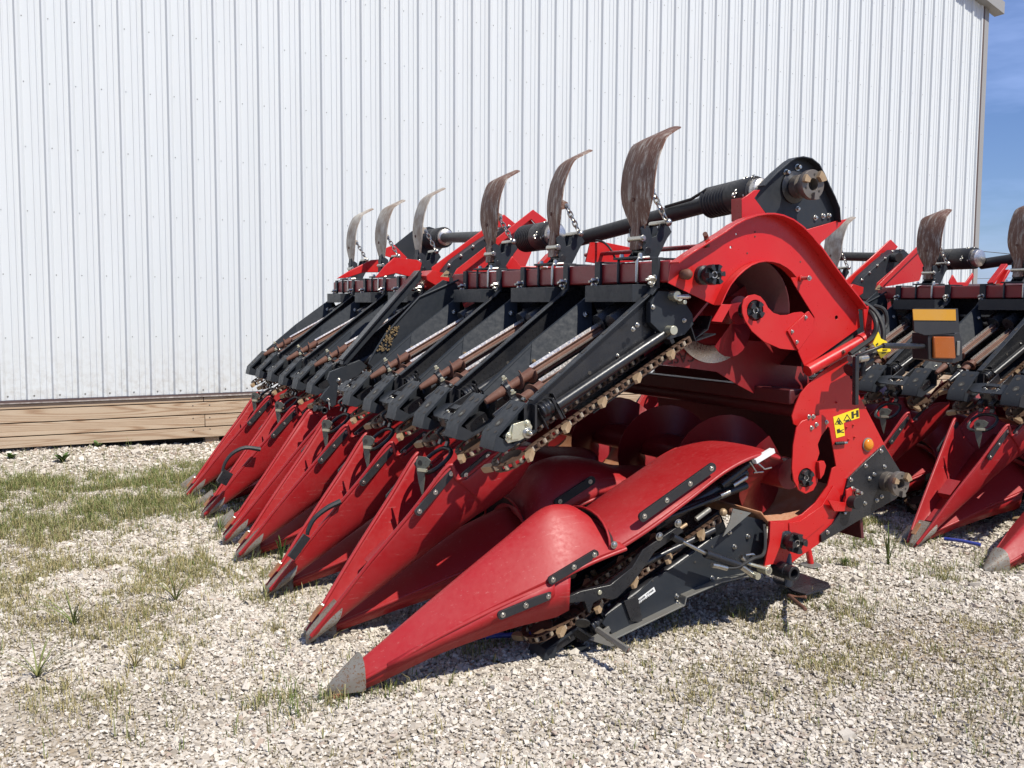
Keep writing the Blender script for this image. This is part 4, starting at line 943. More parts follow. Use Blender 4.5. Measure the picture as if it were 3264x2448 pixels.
# drive line: guards (ribbed bells) and tubes
def shaft(y0_, y1_, x0_, z0_, x1_, z1_, r, parent=H):
    m_ = M(); p0, p1 = Vector((x0_, y0_, z0_)), Vector((x1_, y1_, z1_)); m_.cyl(p0, p1, r, 'black_plastic', 20); return m_.obj('drive_shaft', parent)
def bell(p0, p1, r, chain=True, ribs=8):
    p0, p1 = Vector(p0), Vector(p1); L = (p1-p0).length; m_ = M(); pr = [(0, r*.96), (L*.02, r)]
    for i in range(ribs): q = L*(.45+.5*i/ribs); pr += [(q, r), (q+L*.02, r*.94), (q+L*.035, r*.94), (q+L*.05, r)]
    pr += [(L*.97, r), (L, r*.55)]
    m_.lathe(p0, p1, pr, 'black_plastic', 26)
    d = (p1-p0).normalized(); m_.lathe(p0-d*.05, p0, [(0, r*.5), (.01, r*.75), (.03, r*.8), (.05, r*.8)], 'silver_steel', 22)
    if chain:
        c = p0+d*.01; prev = None
        a0 = c+Vector((-r*.2, 0, r)); chain_links(m_, a0, a0+Vector((-r*.7, 0, -r*1.3)), 10, .003, .008)
        chain_links(m_, a0+d*.05, a0+d*.05+Vector((-r*1.0, 0, -r*1.2)), 10, .003, .008)
    return m_.obj('shaft_guard', H)
g0 = S(1, 1100, 330, 3.56); 
bell((XS-.02, 3.50, 2.02), (XS-.03, 3.84, 2.0), .078)
shaft(3.80, 5.0, XS-.03, 2.0, 3.03, 1.86, .042)
p_ = S(6, 2060, 610, 5.1)
bell((p_[0], 4.98, p_[1]), (p_[0]+.02, 5.38, p_[1]), .085)
e = M(); e.tube([(3.11, 4.1, 2.0), (3.12, 3.9, 2.02), (3.14, 3.8, 2.06)], .008, 'rubber'); e.obj('tether', H)
p2 = S(6, 1300, 660, 6.3); p3 = S(6, 1060, 630, 7.35)
shaft(5.75, 7.3, p2[0]+.02, p2[1], p3[0], p3[1], .040)
bell((p3[0], 7.25, p3[1]), (p3[0]-.0, 7.55, p3[1]), .085, False)
e = M(); e.plate(Zp(6, 7.6, (600, 720), (800, 560), (960, 520), (1080, 560), (1110, 700), (960, 860), (760, 830)), 7.6, 7.62, 'black_panel'); e.obj('fold_gearbox_plate', H)
# --- outboard gear cases (the long slanted red and black covers between the wings)
def case(Y, pts, mat, th, name): m_ = M(); m_.plate(pts, Y, Y+th, mat); return m_.obj(name, H, bev=.004)
c1 = case(5.60, Zp(6, 5.6, (1180, 1010), (1225, 930), (1960, 355), (2111, 470), (2050, 560), (1940, 450), (1290, 960), (1280, 1020)), 'red_paint', .012, 'outboard_end_plate')
e = M(); e.plate(Zp(6, 5.62, (1225, 1000), (1240, 925), (1940, 440), (2040, 560), (1900, 900), (1290, 980)), 5.64, 5.65, 'red_paint'); e.obj('outboard_end_sheet', H)
bcase = [(2.58, 1.63), (2.60, 1.71), (2.66, 1.78), (2.84, 1.905), (3.02, 2.015), (3.11, 2.02), (3.18, 1.98), (3.20, 1.93), (3.16, 1.88), (2.88, 1.69), (2.74, 1.60), (2.65, 1.58)]
e = M(); e.plate(bcase, 5.83, 5.93, 'black_panel'); e.lathe((3.10, 5.83, 1.945), (3.10, 5.82, 1.945), [(0, .05), (.01, .05)], 'black_panel', 24)
for a, b_ in ((1150, 893), (1265, 803), (1380, 715), (1500, 628), (1612, 545), (1728, 520)): x, z = S(6, a, b_, 5.83); e.bolt((x, 5.83, z), r=.011, h=.012)
e.obj('chain_case', H, bev=.008)
case(5.95, Zp(6, 5.95, (985, 910), (1460, 560), (1640, 420), (1680, 402), (1790, 490), (1700, 590), (1060, 1010), (985, 960)), 'red_paint', .012, 'outboard_end_plate')
e = M(); a = Zp(6, 5.98, (835, 1000), (890, 945), (1055, 985), (1050, 1060), (960, 1110), (840, 1040)); e.plate(a, 5.80, 5.98, 'red_paint'); e.obj('toolbar_end_bracket', H, bev=.003)
e = M(); e.plate(Zp(6, 5.5, (1070, 1000), (1125, 940), (1190, 975), (1165, 1010)), 5.50, 5.506, 'lug_bronze'); 
for a, b_ in ((1110, 985), (1125, 983), (1140, 981), (1155, 979)): x, z = S(6, a, b_, 5.5); e.cyl((x, 5.4995, z), (x, 5.498, z), .005, 'dark_void', 8)
e.obj('hole_bracket', H)
# outboard crop cover of the near wing: curved sheet with rolled edge and stuck kernels
cov = [(620, 270), (500, 400), (420, 490), (370, 570), (335, 630), (322, 660), (345, 680), (420, 660), (560, 560), (700, 480), (870, 400), (870, 250), (840, 190), (760, 170)]
e = M(); e.plate([S(4, a, b_, 5.50) for a, b_ in cov], 5.50, 5.508, 'black_panel'); e.tube([(S(4, a, b_, 5.5)[0], 5.495, S(4, a, b_, 5.5)[1]) for a, b_ in [(850, 170)]+cov[:8][:7]], .007, 'black_panel', 8)
oc = e.obj('outboard_cover', H, bev=.001)
e = M()
for k in range(110):
    random.seed(k+5); t_ = random.random(); a = 390+70*random.random()+(1-t_)*70-20; b_ = 590-150*(1-t_); x, z = S(4, a, b_, 5.49); e.ball((x, 5.492, z), random.uniform(.003, .007), 'corn_residue', 5)
e.obj('stuck_kernels', oc, off=(PX, PY, 0))
# far wing outboard cover seen edge-on, running from the bar down to its hinge foot
e = M(); A = Zp(4, 5.95, (590, 118), (615, 130), (600, 180), (180, 660), (150, 665), (165, 610)); e.plate(A, 5.88, 5.95, 'black_panel')
e.bar((*[S(4, 608, 118, 5.9)[0], 5.9], S(4, 608, 118, 5.9)[1]), (*[S(4, 160, 640, 5.9)[0], 5.9], S(4, 160, 640, 5.9)[1]), .09, .012, 'black_paint'); e.obj('outboard_cover', H, bev=.002)
e = M(); e.plate(Zp(11, 5.92, (1270, 640), (1720, 460), (1830, 550), (1690, 700), (1400, 830), (1380, 880), (1360, 1130), (1300, 1170), (1130, 1040), (1180, 960), (1270, 850), (1230, 760)), 5.89, 5.92, 'black_panel')
x, z = S(11, 1195, 1220, 5.88); e.lathe((x, 5.98, z), (x, 5.86, z), [(0, .022), (.12, .022), (.12, .014), (.05, .014)], 'black_paint', 18)
e.cyl((S(11, 1060, 1190, 5.9)[0], 5.9, S(11, 1060, 1190, 5.9)[1]), (x, 5.92, z), .022, 'black_paint')
for a, b_ in ((1425, 775), (1440, 900)): x, z = S(11, a, b_, 5.89); e.bolt((x, 5.89, z), r=.014)
x, z = S(11, 1265, 1070, 5.88); e.bolt((x, 5.885, z), r=.010, h=.02); e.tube([(x, 5.87, z), (x+.002, 5.865, z-.06), (x+.006, 5.87, z-.02)], .004, 'zinc')
e.obj('hinge_foot', H, bev=.002)
# red frames behind the toolbars
def frame(y, z6, pts, th=.012): case(y, Zp(z6, y, *pts), 'red_paint', th, 'frame_gusset')
frame(4.95, 6, [(1700, 900), (1760, 800), (1840, 900), (1980, 900), (2090, 780), (2111, 830), (2000, 960), (1720, 940)])
frame(6.2, 6, [(440, 1010), (530, 900), (625, 815), (845, 840), (890, 870), (860, 990), (760, 1000), (640, 970), (480, 1010)])
frame(7.3, 6, [(70, 1020), (180, 950), (400, 840), (520, 830), (520, 960), (330, 960), (180, 1010)])
frame(7.5, 6, [(530, 800), (535, 730), (620, 690), (750, 820), (700, 850)])
e = M(); a = [S(9, 640, 1170, 4.3), S(9, 760, 1165, 4.3), S(9, 1080, 1230, 4.3), S(9, 1040, 1340, 4.3), S(9, 700, 1355, 4.3), S(9, 600, 1340, 4.3)]
e.plate(a, 4.3, 4.31, 'red_paint'); e.obj('frame_gusset', H, bev=.002)
e = M(); a, b_ = S(9, 600, 1280, 4.5), S(9, 1520, 1212, 3.4); e.cyl((a[0], 4.5, a[1]), (b_[0], 3.3, b_[1]), .011, 'red_worn', 12); e.obj('torsion_rod', H)
e = M(); hose(e, 9, [(690, 1150, 4.3), (760, 1170, 4.25), (820, 1230, 4.2), (860, 1310, 4.2)], .006); e.obj('hydraulic_hose', H)
e = M()
for a, b_, c_ in (((395, 1165), (185, 1385), 4.62), ((410, 1230), (235, 1480), 4.60)):
    p, q = S(9, *a, c_), S(9, *b_, c_); e.bar((p[0], c_, p[1]), (q[0], c_, q[1]), .05, .02, 'red_paint')
x, z = S(9, 215, 1420, 4.55); e.plate(Zp(9, 4.56, (175, 1385), (250, 1385), (240, 1480), (225, 1480)), 4.55, 4.57, 'rust')
e.obj('strut_bracket', H, bev=.002)
e = M(); e.cyl((2.60, 3.45, 1.45), (2.60, 8.1, 1.45), .018, 'black_paint', 8); e.cyl((2.62, 3.4, 1.40), (2.62, 8.1, 1.40), .014, 'galvanised', 8); e.obj('row_drive_shaft', H)
e = M(); e.hexa([(2.72, 3.36, 1.40), (3.0, 3.36, 1.68), (3.0, 8.1, 1.68), (2.72, 8.1, 1.40), (2.715, 3.36, 1.41), (2.995, 3.36, 1.69), (2.995, 8.1, 1.69), (2.715, 8.1, 1.41)], 'red_worn'); e.obj('deck_sheet', H)
# crop hooks lying on two snouts
e = M(); P = [(1.235, 6.66, .30), (1.27, 6.60, .43), (1.33, 6.58, .52), (1.42, 6.57, .575), (1.52, 6.56, .58)]
def hook(zz, pts, Y): 
    m_ = M(); P = smooth_path([(S(zz, a, b_, Y)[0], Y, S(zz, a, b_, Y)[1]) for a, b_ in pts], 30); n = len(P)
    m_.tube(P, [.010+.006*i/n for i in range(n)], 'black_plastic', 8); return m_
h = hook(5, [(330, 730), (350, 670), (400, 610), (480, 575), (580, 585)], 6.5); h.box((*S(5, 345, 770, 6.5), 0)[:1]+(6.5,)+(S(5, 345, 770, 6.5)[1],), .09, .03, .07, 'black_paint', 1.0); h.obj('ear_saver_hook', H)
h = hook(5, [(890, 1150), (900, 1110), (940, 1040), (1020, 975), (1110, 930)], 4.60); p = S(5, 835, 1230, 4.56); h.box((p[0], 4.56, p[1]), .13, .02, .04, 'black_plastic', .9); h.obj('ear_saver_hook', H)

# --- warning lamp and sign on a post behind the first header's end
e = M(); YL = 3.05
def lp(a, b_, Y=YL): return S(13, a, b_, Y)
a, b_ = lp(600, 1005), lp(1030, 1010); e.cyl((a[0], YL+.03, a[1]), (b_[0], YL+.03, b_[1]), .013, 'black_paint', 12)
p0, p1 = lp(368, 1120), lp(362, 1640); e.bar((p0[0], YL+.06, p0[1]), (p1[0], YL+.06, p1[1]), .022, .022, 'black_paint', up=(0, 1, 0)); e.bar((p0[0], YL+.06, p0[1]), (a[0], YL+.03, a[1]), .014, .014, 'black_paint', up=(0, 1, 0))
post = e.obj('lamp_post', H, bev=.003)
e = M(); e.plate([lp(862, 607), lp(1330, 607), lp(1348, 862), lp(985, 890), lp(870, 850)], YL-.004, YL+.004, 'black_plastic'); e.plate([lp(864, 616, YL-.01), lp(1318, 618, YL-.01), lp(1322, 736, YL-.01), lp(873, 732, YL-.01)], YL-.008, YL-.005, 'amber_tape')
e.obj('reflective_board', post, off=(PX, PY, 0))
e = M(); q = [lp(1035, 890), lp(1310, 890), lp(1325, 1190), lp(1040, 1150)]; e.plate(q, YL+.005, YL+.10, 'black_plastic')
e.bar((q[1][0]+.0, YL+.05, q[1][1]+.004), (q[0][0], YL+.05, q[0][1]+.004), .10, .012, 'black_plastic')
e.plate([lp(1300, 885), lp(1395, 862), lp(1425, 960), lp(1425, 1160), lp(1330, 1192)], YL+.02, YL+.11, 'black_plastic'); e.box((lp(1370, 1030)[0], YL+.015, lp(1370, 1030)[1]), .02, .006, .07, 'galvanised')
lb = e.obj('warning_lamp', post, off=(PX, PY, 0), bev=.008)
e = M(); q = [lp(1085, 905, YL-.01), lp(1300, 905, YL-.01), lp(1318, 1140, YL-.01), lp(1090, 1135, YL-.01)]; e.plate(q, YL-.012, YL+.004, 'amber'); e.obj('lamp_lens', lb, off=(PX, PY, 0), bev=.006)
# hoses and yellow tag hanging by the hinge
e = M(); hose(e, 1, [(1815, 1130, 3.3), (1900, 1150, 3.27), (1980, 1220, 3.22), (2025, 1330, 3.18), (2010, 1440, 3.17), (1940, 1510, 3.17), (1890, 1560, 3.17), (1880, 1659, 3.17)], .012)
hose(e, 1, [(1830, 1160, 3.32), (1930, 1200, 3.25), (1975, 1290, 3.2), (1950, 1380, 3.2), (1860, 1450, 3.2), (1790, 1500, 3.2)], .012)
hose(e, 1, [(1960, 1160, 3.3), (2030, 1190, 3.26), (2050, 1280, 3.25), (2020, 1340, 3.25)], .010)
e.obj('hydraulic_hose', H)
e = M(); e.plate(Zp(13, 3.12, (432, 975), (490, 855), (515, 925), (575, 955), (622, 1055), (520, 1135), (485, 1065)), 3.115, 3.119, 'yellow')
for pts in ([(470, 990), (490, 970), (495, 985), (478, 1000)], [(545, 1010), (575, 1000), (580, 1012), (550, 1020)], [(540, 1040), (590, 1040), (590, 1050), (545, 1055)], [(530, 1075), (575, 1070), (575, 1080), (535, 1088)]): e.plate(Zp(13, 3.114, *pts), 3.1125, 3.1145, 'decal_black')
e.obj('warning_tag', H, smooth=0)
e = M(); 
for a, b_ in (((195, 1140), (300, 1140)), ((290, 1145), (375, 1130))): p, q = S(13, *a, 3.15), S(13, *b_, 3.15); e.cyl((p[0], 3.15, p[1]), (q[0], 3.15, q[1]), .016, 'zinc' if a[0] > 200 else 'galvanised', 14)
p, q = S(13, 180, 1260, 3.2), S(13, 400, 1150, 3.2); e.cyl((p[0], 3.2, p[1]), (q[0], 3.2, q[1]), .03, 'black_paint', 16); e.obj('hose_fitting', H)

# ================================================================== the second header, parked to the right
skip = {'skid_disc', 'lamp_post', 'warning_tag', 'hose_fitting', 'parking_foot', 'support_pin', 'warning_decal'}
H2 = H.copy(); COL.objects.link(H2); H2.location = (PX+3.84, PY-.02, -.03)
H2['label'] = 'folded red corn header cut off by the right edge of the photo'
for k in [o for o in bpy.data.objects if o.parent is H]:
    if k.name.split('.')[0] in skip: continue
    c = copy_tree(k, H2)
    if k is STOMP[3]: c.location.y -= .17

# ================================================================== the building
BY = 10.4565
BD = thing('metal_building', 'tall white ribbed steel building standing on a wooden plank base', 'building', (0, BY, 0))
XC = .3712                                              # first screw column
X0, X1 = -8.0, 14.32
def rake(x): return 6.35+(X1-x)*.335
cs = CH+.8846
w = M()
prof = [(-.072, 0.), (-.056, -.027), (-.036, -.027), (-.012, 0.)]
minor = [(.052, 0), (.057, -.0065), (.067, -.0065), (.074, 0), (.110, 0), (.115, -.0065), (.125, -.0065), (.132, 0)]
xs = []
k0 = int((X0-XC)/.2286)-1
x = XC+k0*.2286
line = []
while x < X1+.3:
    for a, b_ in prof+minor: line.append((x+a, BY+b_))
    x += .2286
line = [(min(max(a, X0), X1), b_) for a, b_ in line if X0-.3 < a < X1+.01]
line = [(X0, BY)]+[p for p in line if X0 < p[0] < X1]+[(X1, BY)]
zb = .5435
w.rings([[Vector((a, b_, zb)), Vector((a, b_, rake(a)-.02))] for a, b_ in line], 'white_sheet', caps=False, closed=False)
w.obj('wall_sheet', BD, off=(0, BY, 0), smooth=0, sol=.0008)
s_ = M()
for c in range(-12, 61):
    x = XC+c*.2286
    for r_ in range(-2, 9):
        z = cs+r_*.6096
        if z > rake(x)-.2 or x > X1-.05: continue
        if -12 <= c and z < 9: s_.lathe((x+random.uniform(-.003, .003), BY, z), (x, BY-.008, z), [(0, .0055), (.002, .0055), (.002, .0035), (.005, .0035)], 'zinc' if random.random() < .3 else 'galvanised', 6)
    s_.lathe((x, BY, .5595+.02), (x, BY-.008, .5795), [(0, .0085), (.002, .0085), (.002, .0048), (.007, .0048)], 'galvanised', 6)
so = s_.obj('wall_screws', BD, off=(0, BY, 0), smooth=0); so['kind'] = 'stuff'
e = M(); e.hexa([(X1-.005, BY-.030, zb), (X1+.10, BY-.030, zb), (X1+.10, BY+.1, zb), (X1-.005, BY+.1, zb), (X1-.005, BY-.030, 6.42), (X1+.10, BY-.030, 6.42), (X1+.10, BY+.1, 6.42), (X1-.005, BY+.1, 6.42)], 'trim_grey')
e.hexa([(X1-.035, BY-.022, zb), (X1-.006, BY-.034, zb), (X1-.006, BY-.01, zb), (X1-.035, BY-.01, zb), (X1-.035, BY-.022, 6.42), (X1-.006, BY-.034, 6.42), (X1-.006, BY-.01, 6.42), (X1-.035, BY-.01, 6.42)], 'trim_brown')
e.obj('corner_trim', BD, off=(0, BY, 0), bev=.002)
e = M(); P = [(X1+.30, rake(X1+.30)), (X0, rake(X0))]
for (ya, yb, za, zb_), mt in (((BY-.16, BY-.145, -.02, .17), 'trim_grey'), ((BY-.145, BY+.02, -.02, -.005), 'trim_grey')):
    e.hexa([(P[0][0], ya, P[0][1]+za), (P[1][0], ya, P[1][1]+za), (P[1][0], yb, P[1][1]+za), (P[0][0], yb, P[0][1]+za), (P[0][0], ya, P[0][1]+zb_), (P[1][0], ya, P[1][1]+zb_), (P[1][0], yb, P[1][1]+zb_), (P[0][0], yb, P[0][1]+zb_)], mt)
e.obj('rake_trim', BD, off=(0, BY, 0), bev=.004)
e = M(); e.hexa([(P[0][0], BY-.15, P[0][1]+.12), (P[1][0], BY-.15, P[1][1]+.12), (P[1][0], BY+12, P[1][1]+.12), (P[0][0], BY+12, P[0][1]+.12), (P[0][0], BY-.15, P[0][1]+.16), (P[1][0], BY-.15, P[1][1]+.16), (P[1][0], BY+12, P[1][1]+.16), (P[0][0], BY+12, P[0][1]+.16)], 'white_sheet'); e.obj('roof', BD, off=(0, BY, 0))
e = M(); e.hexa([(X1, BY+.1, zb), (X1+.02, BY+.1, zb), (X1+.02, BY+12, zb), (X1, BY+12, zb), (X1, BY+.1, 6.4), (X1+.02, BY+.1, 6.4), (X1+.02, BY+12, 6.4), (X1, BY+12, 6.4)], 'white_sheet'); e.obj('side_wall', BD, off=(0, BY, 0))
e = M(); e.hexa([(X0, BY-.035, zb-.035), (X1+.1, BY-.035, zb-.035), (X1+.1, BY+.03, zb-.035), (X0, BY+.03, zb-.035), (X0, BY-.035, zb-.004), (X1+.1, BY-.018, zb-.004), (X1+.1, BY+.03, zb-.004), (X0, BY+.03, zb-.004)], 'trim_brown')
e.obj('base_trim', BD, off=(0, BY, 0))
# plank skirt, real board heights, staggered joints
zs = [.5085, .452, .318, .186, .073]
joints = [1.97, 30, 1.98, 30]
for i in range(4):
    z1, z0 = zs[i]-.005, zs[i+1]+.005
    segs = [X0, joints[i], X1] if joints[i] < 20 else [X0, -2.5, 5.2, X1]
    for a, b_ in zip(segs, segs[1:]):
        e = M(); e.hexa([(a+.003, BY-.012, z0), (b_-.003, BY-.012, z0), (b_-.003, BY+.03, z0), (a+.003, BY+.03, z0), (a+.003, BY-.012, z1), (b_-.003, BY-.012, z1), (b_-.003, BY+.03, z1), (a+.003, BY+.03, z1)], 'wood_%d' % i)
        e.obj('skirt_board', BD, off=(a, BY, -i*3.3), bev=.003).location = (a, 0, -i*3.3)
e = M()
for i in range(3):
    for x in (1.86, 2.03): z = (zs[i+1]+zs[i+2 if i < 3 else 3])/2+.03; e.cyl((x, BY-.012, z), (x, BY-.014, z), .007, 'dark_void', 8)
for x in (1.99, 5.2, -2.5, 9): e.hexa([(x, BY+.03, -.2), (x+.14, BY+.03, -.2), (x+.14, BY+.17, -.2), (x, BY+.17, -.2), (x, BY+.03, .5), (x+.14, BY+.03, .5), (x+.14, BY+.17, .5), (x, BY+.17, .5)], 'wood_2')
e.hexa([(X0, BY+.18, -.2), (X1, BY+.18, -.2), (X1, BY+.22, -.2), (X0, BY+.22, -.2), (X0, BY+.18, .5), (X1, BY+.18, .5), (X1, BY+.22, .5), (X0, BY+.22, .5)], 'dark_void'); e.obj('post_row', BD, off=(0, BY, 0))

# ================================================================== ground, gravel, plants
def gz(x, y):
    base = .012*np.sin(x*1.3+.5)*np.sin(y*1.1)+.007*np.sin(x*3.1+y*2.3)
    m_ = np.clip((y-9.4)/1.0, 0, 1); up = .055*m_*(.6+.4*np.sin(x*2.2+.6))
    return base+up
gx = np.concatenate([np.array([-900, -300, -100, -40, -15]), np.linspace(-6, 12, 181), np.array([16, 30, 60, 120, 300, 900])])
gy = np.concatenate([np.array([-300, -60, -15, -3, 0]), np.linspace(1, 12, 111), np.array([14, 20, 40, 90, 200, 500, 1200])])
GX, GY = np.meshgrid(gx, gy); GZ = gz(GX, GY)
GZ = np.where((GX > 12) | (GX < -6) | (GY < 1) | (GY > 12), np.minimum(GZ, 0), GZ)-.006
nx, ny = len(gx), len(gy)
me = bpy.data.meshes.new('ground'); me.from_pydata([tuple(p) for p in np.stack([GX, GY, GZ], -1).reshape(-1, 3)], [], [(j*nx+i, j*nx+i+1, (j+1)*nx+i+1, (j+1)*nx+i) for j in range(ny-1) for i in range(nx-1)])
me.materials.append(MAT['ground_dirt']); me.polygons.foreach_set('use_smooth', [True]*len(me.polygons))
go = bpy.data.objects.new('ground', me); COL.objects.link(go); go['kind'] = 'structure'

def np_obj(name, V, Fc, tone_per_face, mat, **kw):
    me = bpy.data.meshes.new(name); nf, k = Fc.shape
    me.vertices.add(len(V)); me.vertices.foreach_set('co', V.astype(np.float32).ravel())
    me.loops.add(nf*k); me.loops.foreach_set('vertex_index', Fc.astype(np.int32).ravel())
    me.polygons.add(nf); me.polygons.foreach_set('loop_start', np.arange(0, nf*k, k, dtype=np.int32))
    try: me.polygons.foreach_set('loop_total', np.full(nf, k, dtype=np.int32))
    except Exception: pass
    me.update(calc_edges=True); me.polygons.foreach_set('use_smooth', np.zeros(nf, dtype=bool))
    a = me.attributes.new('tone', 'FLOAT', 'FACE'); a.data.foreach_set('value', tone_per_face.astype(np.float32))
    me.materials.append(MAT[mat]); o = bpy.data.objects.new(name, me); COL.objects.link(o); tag(o, **kw); return o
# patches (in the ground plane) read from the photograph: centre px, radius m -> grass and bare soil
def gpt(px, py): return np.array(ground(px, py))
def field(x, y, blobs):
    f_ = np.zeros_like(x)
    for (px, py, rx, ry, w_) in blobs:
        c = gpt(px, py); f_ = np.maximum(f_, w_*np.exp(-(((x-c[0])/rx)**2+((y-c[1])/ry)**2)*1.3))
    return f_
def vnoise(x, y, s, seed=0):
    xi, yi = np.floor(x*s).astype(int), np.floor(y*s).astype(int); fx, fy = x*s-xi, y*s-yi
    fx, fy = fx*fx*(3-2*fx), fy*fy*(3-2*fy)
    h = lambda a, b_: np.modf(np.abs(np.sin(a*127.1+b_*311.7+seed*74.7)*43758.5453))[0]
    return (h(xi, yi)*(1-fx)+h(xi+1, yi)*fx)*(1-fy)+(h(xi, yi+1)*(1-fx)+h(xi+1, yi+1)*fx)*fy
SOIL = [(120, 2300, .7, .45, .9), (60, 2000, .45, .5, .7), (380, 1950, .35, .4, .6), (150, 1750, .6, .7, .6), (2600, 2150, .9, .35, .65), (3000, 2050, .7, .4, .6), (2400, 1960, .6, .3, .5), (2900, 2350, .9, .3, .5), (300, 1600, 1.6, 1.1, .55), (1300, 2380, .5, .2, .4)]
def stones(n, dmin, dmax, size, verts, faces, seed):
    r = np.random.default_rng(seed)
    th = YAW+r.uniform(-.56, .56, n); d = np.sqrt(r.uniform(dmin**2, dmax**2, n))
    x, y = d*np.sin(th), d*np.cos(th)
    keep = y < BY+.15
    soil = field(x, y, SOIL)*(.5+vnoise(x, y, 2.5, 3))
    keep &= r.uniform(0, 1, n) > soil*.72
    x, y, soil = x[keep], y[keep], soil[keep]; n = len(x)
    s = size*np.exp(r.normal(0, .34, n))*(1-.45*np.clip(soil, 0, 1))
    q = r.normal(size=(n, 4)); q /= np.linalg.norm(q, axis=1, keepdims=True); a, b, c, d_ = q.T
    Rm = np.stack([1-2*(c*c+d_*d_), 2*(b*c-a*d_), 2*(b*d_+a*c), 2*(b*c+a*d_), 1-2*(b*b+d_*d_), 2*(c*d_-a*b), 2*(b*d_-a*c), 2*(c*d_+a*b), 1-2*(b*b+c*c)], -1).reshape(-1, 3, 3)
    sc = s[:, None]*np.stack([r.uniform(.85, 1.35, n), r.uniform(.7, 1.05, n), r.uniform(.5, .85, n)], -1)
    V = verts[None]*r.uniform(.62, 1.30, (n, len(verts), 1))+r.normal(0, .10, (n, len(verts), 3)); V = V*sc[:, None, :]; V = np.einsum('nij,nkj->nki', Rm, V); V[:, :, 2] *= .68
    V += np.stack([x, y, gz(x, y)+s*r.uniform(-.30, .28, n)], -1)[:, None, :]
    Fc = (faces[None]+(np.arange(n)*len(verts))[:, None, None]).reshape(-1, 3)
    tone = np.clip(r.beta(2.6, 2.0, n)*.9, 0, 1); odd = r.uniform(0, 1, n) < .05; tone[odd] = r.uniform(.9, 1, odd.sum()); tone -= soil*.22
    tone = np.repeat(np.clip(tone, 0, 1), len(faces))
    return V.reshape(-1, 3), Fc, tone
ph_ = (1+5**.5)/2
ico = np.array([(-1, ph_, 0), (1, ph_, 0), (-1, -ph_, 0), (1, -ph_, 0), (0, -1, ph_), (0, 1, ph_), (0, -1, -ph_), (0, 1, -ph_), (ph_, 0, -1), (ph_, 0, 1), (-ph_, 0, -1), (-ph_, 0, 1)])/1.9
icf = np.array([(0, 11, 5), (0, 5, 1), (0, 1, 7), (0, 7, 10), (0, 10, 11), (1, 5, 9), (5, 11, 4), (11, 10, 2), (10, 7, 6), (7, 1, 8), (3, 9, 4), (3, 4, 2), (3, 2, 6), (3, 6, 8), (3, 8, 9), (4, 9, 5), (2, 4, 11), (6, 2, 10), (8, 6, 7), (9, 8, 1)])
cub = np.array([(-1, -1, -1), (1, -1, -1), (1, 1, -1), (-1, 1, -1), (-1, -1, 1), (1, -1, 1), (1, 1, 1), (-1, 1, 1)])*.62
cuf = np.array([(0, 2, 1), (0, 3, 2), (4, 5, 6), (4, 6, 7), (0, 1, 5), (0, 5, 4), (1, 2, 6), (1, 6, 5), (2, 3, 7), (2, 7, 6), (3, 0, 4), (3, 4, 7)])
V1, F1, T1 = stones(96000, 2.2, 5.2, .0090, cub, cuf, 1); V2, F2, T2 = stones(150000, 5.0, 9.0, .0114, cub, cuf, 2); V3, F3, T3 = stones(45000, 8.8, 13.5, .0170, cub, cuf, 4)
V = np.concatenate([V1, V2, V3]); Fc = np.concatenate([F1, F2+len(V1), F3+len(V1)+len(V2)]); T = np.concatenate([T1, T2, T3])
np_obj('gravel', V, Fc, T, 'stone', kind='stuff', label='loose crushed white limestone gravel covering the yard', cat='gravel')
# grass blades
GR = [(250, 2150, .5, .35, .5), (480, 2080, .3, .25, .5), (850, 1980, .25, .3, .4), (100, 1850, .9, .6, .75), (500, 1850, .7, .5, .6), (250, 1990, .5, .4, .5), (60, 1640, 1.5, .7, .45), (2560, 2120, .7, .3, .55), (3120, 1980, .4, .25, .4), (120, 2010, .6, .3, .45), (120, 1560, 1.3, .55, 1.), (480, 1540, .9, .5, 1.), (350, 1640, 1.5, .6, .7), (80, 1700, 1.0, .7, .7), (650, 1500, .5, .4, .9), (760, 1560, .5, .35, .8), (60, 1850, .5, .6, .55), (700, 1800, .35, .5, .5), (2720, 1690, .5, .35, .9), (2690, 1800, .12, .1, .9), (2200, 2010, .8, .14, .45), (2450, 1940, .6, .12, .45),
      (1500, 2080, .5, .12, .5), (2640, 1980, .5, .3, .5), (3150, 1830, .6, .3, .55), (1150, 2200, .5, .1, .4), (860, 2250, .3, .15, .35), (600, 1930, .5, .4, .5), (200, 2120, .35, .25, .45), (780, 1930, .4, .3, .3), (1900, 2000, .6, .15, .45), (3100, 2150, .5, .4, .3), (700, 1620, .5, .4, .7), (830, 1720, .5, .3, .5)]
DRY = [(250, 1800, 1.4, .9, .8), (500, 2050, .8, .6, 1.1), (2600, 2120, 1.5, .5, 1.2), (120, 2200, .9, .6, 1.2), (3100, 2000, .8, .5, 1.2), (2300, 2040, 1.5, .5, .8), (150, 1950, 1.2, 1.0, 1), (500, 1900, .9, .7, 1), (2500, 2100, 1.4, .5, 1), (3000, 2150, 1.2, .5, 1), (1400, 2350, 1.2, .4, 1), (60, 1750, .8, .5, .7)]
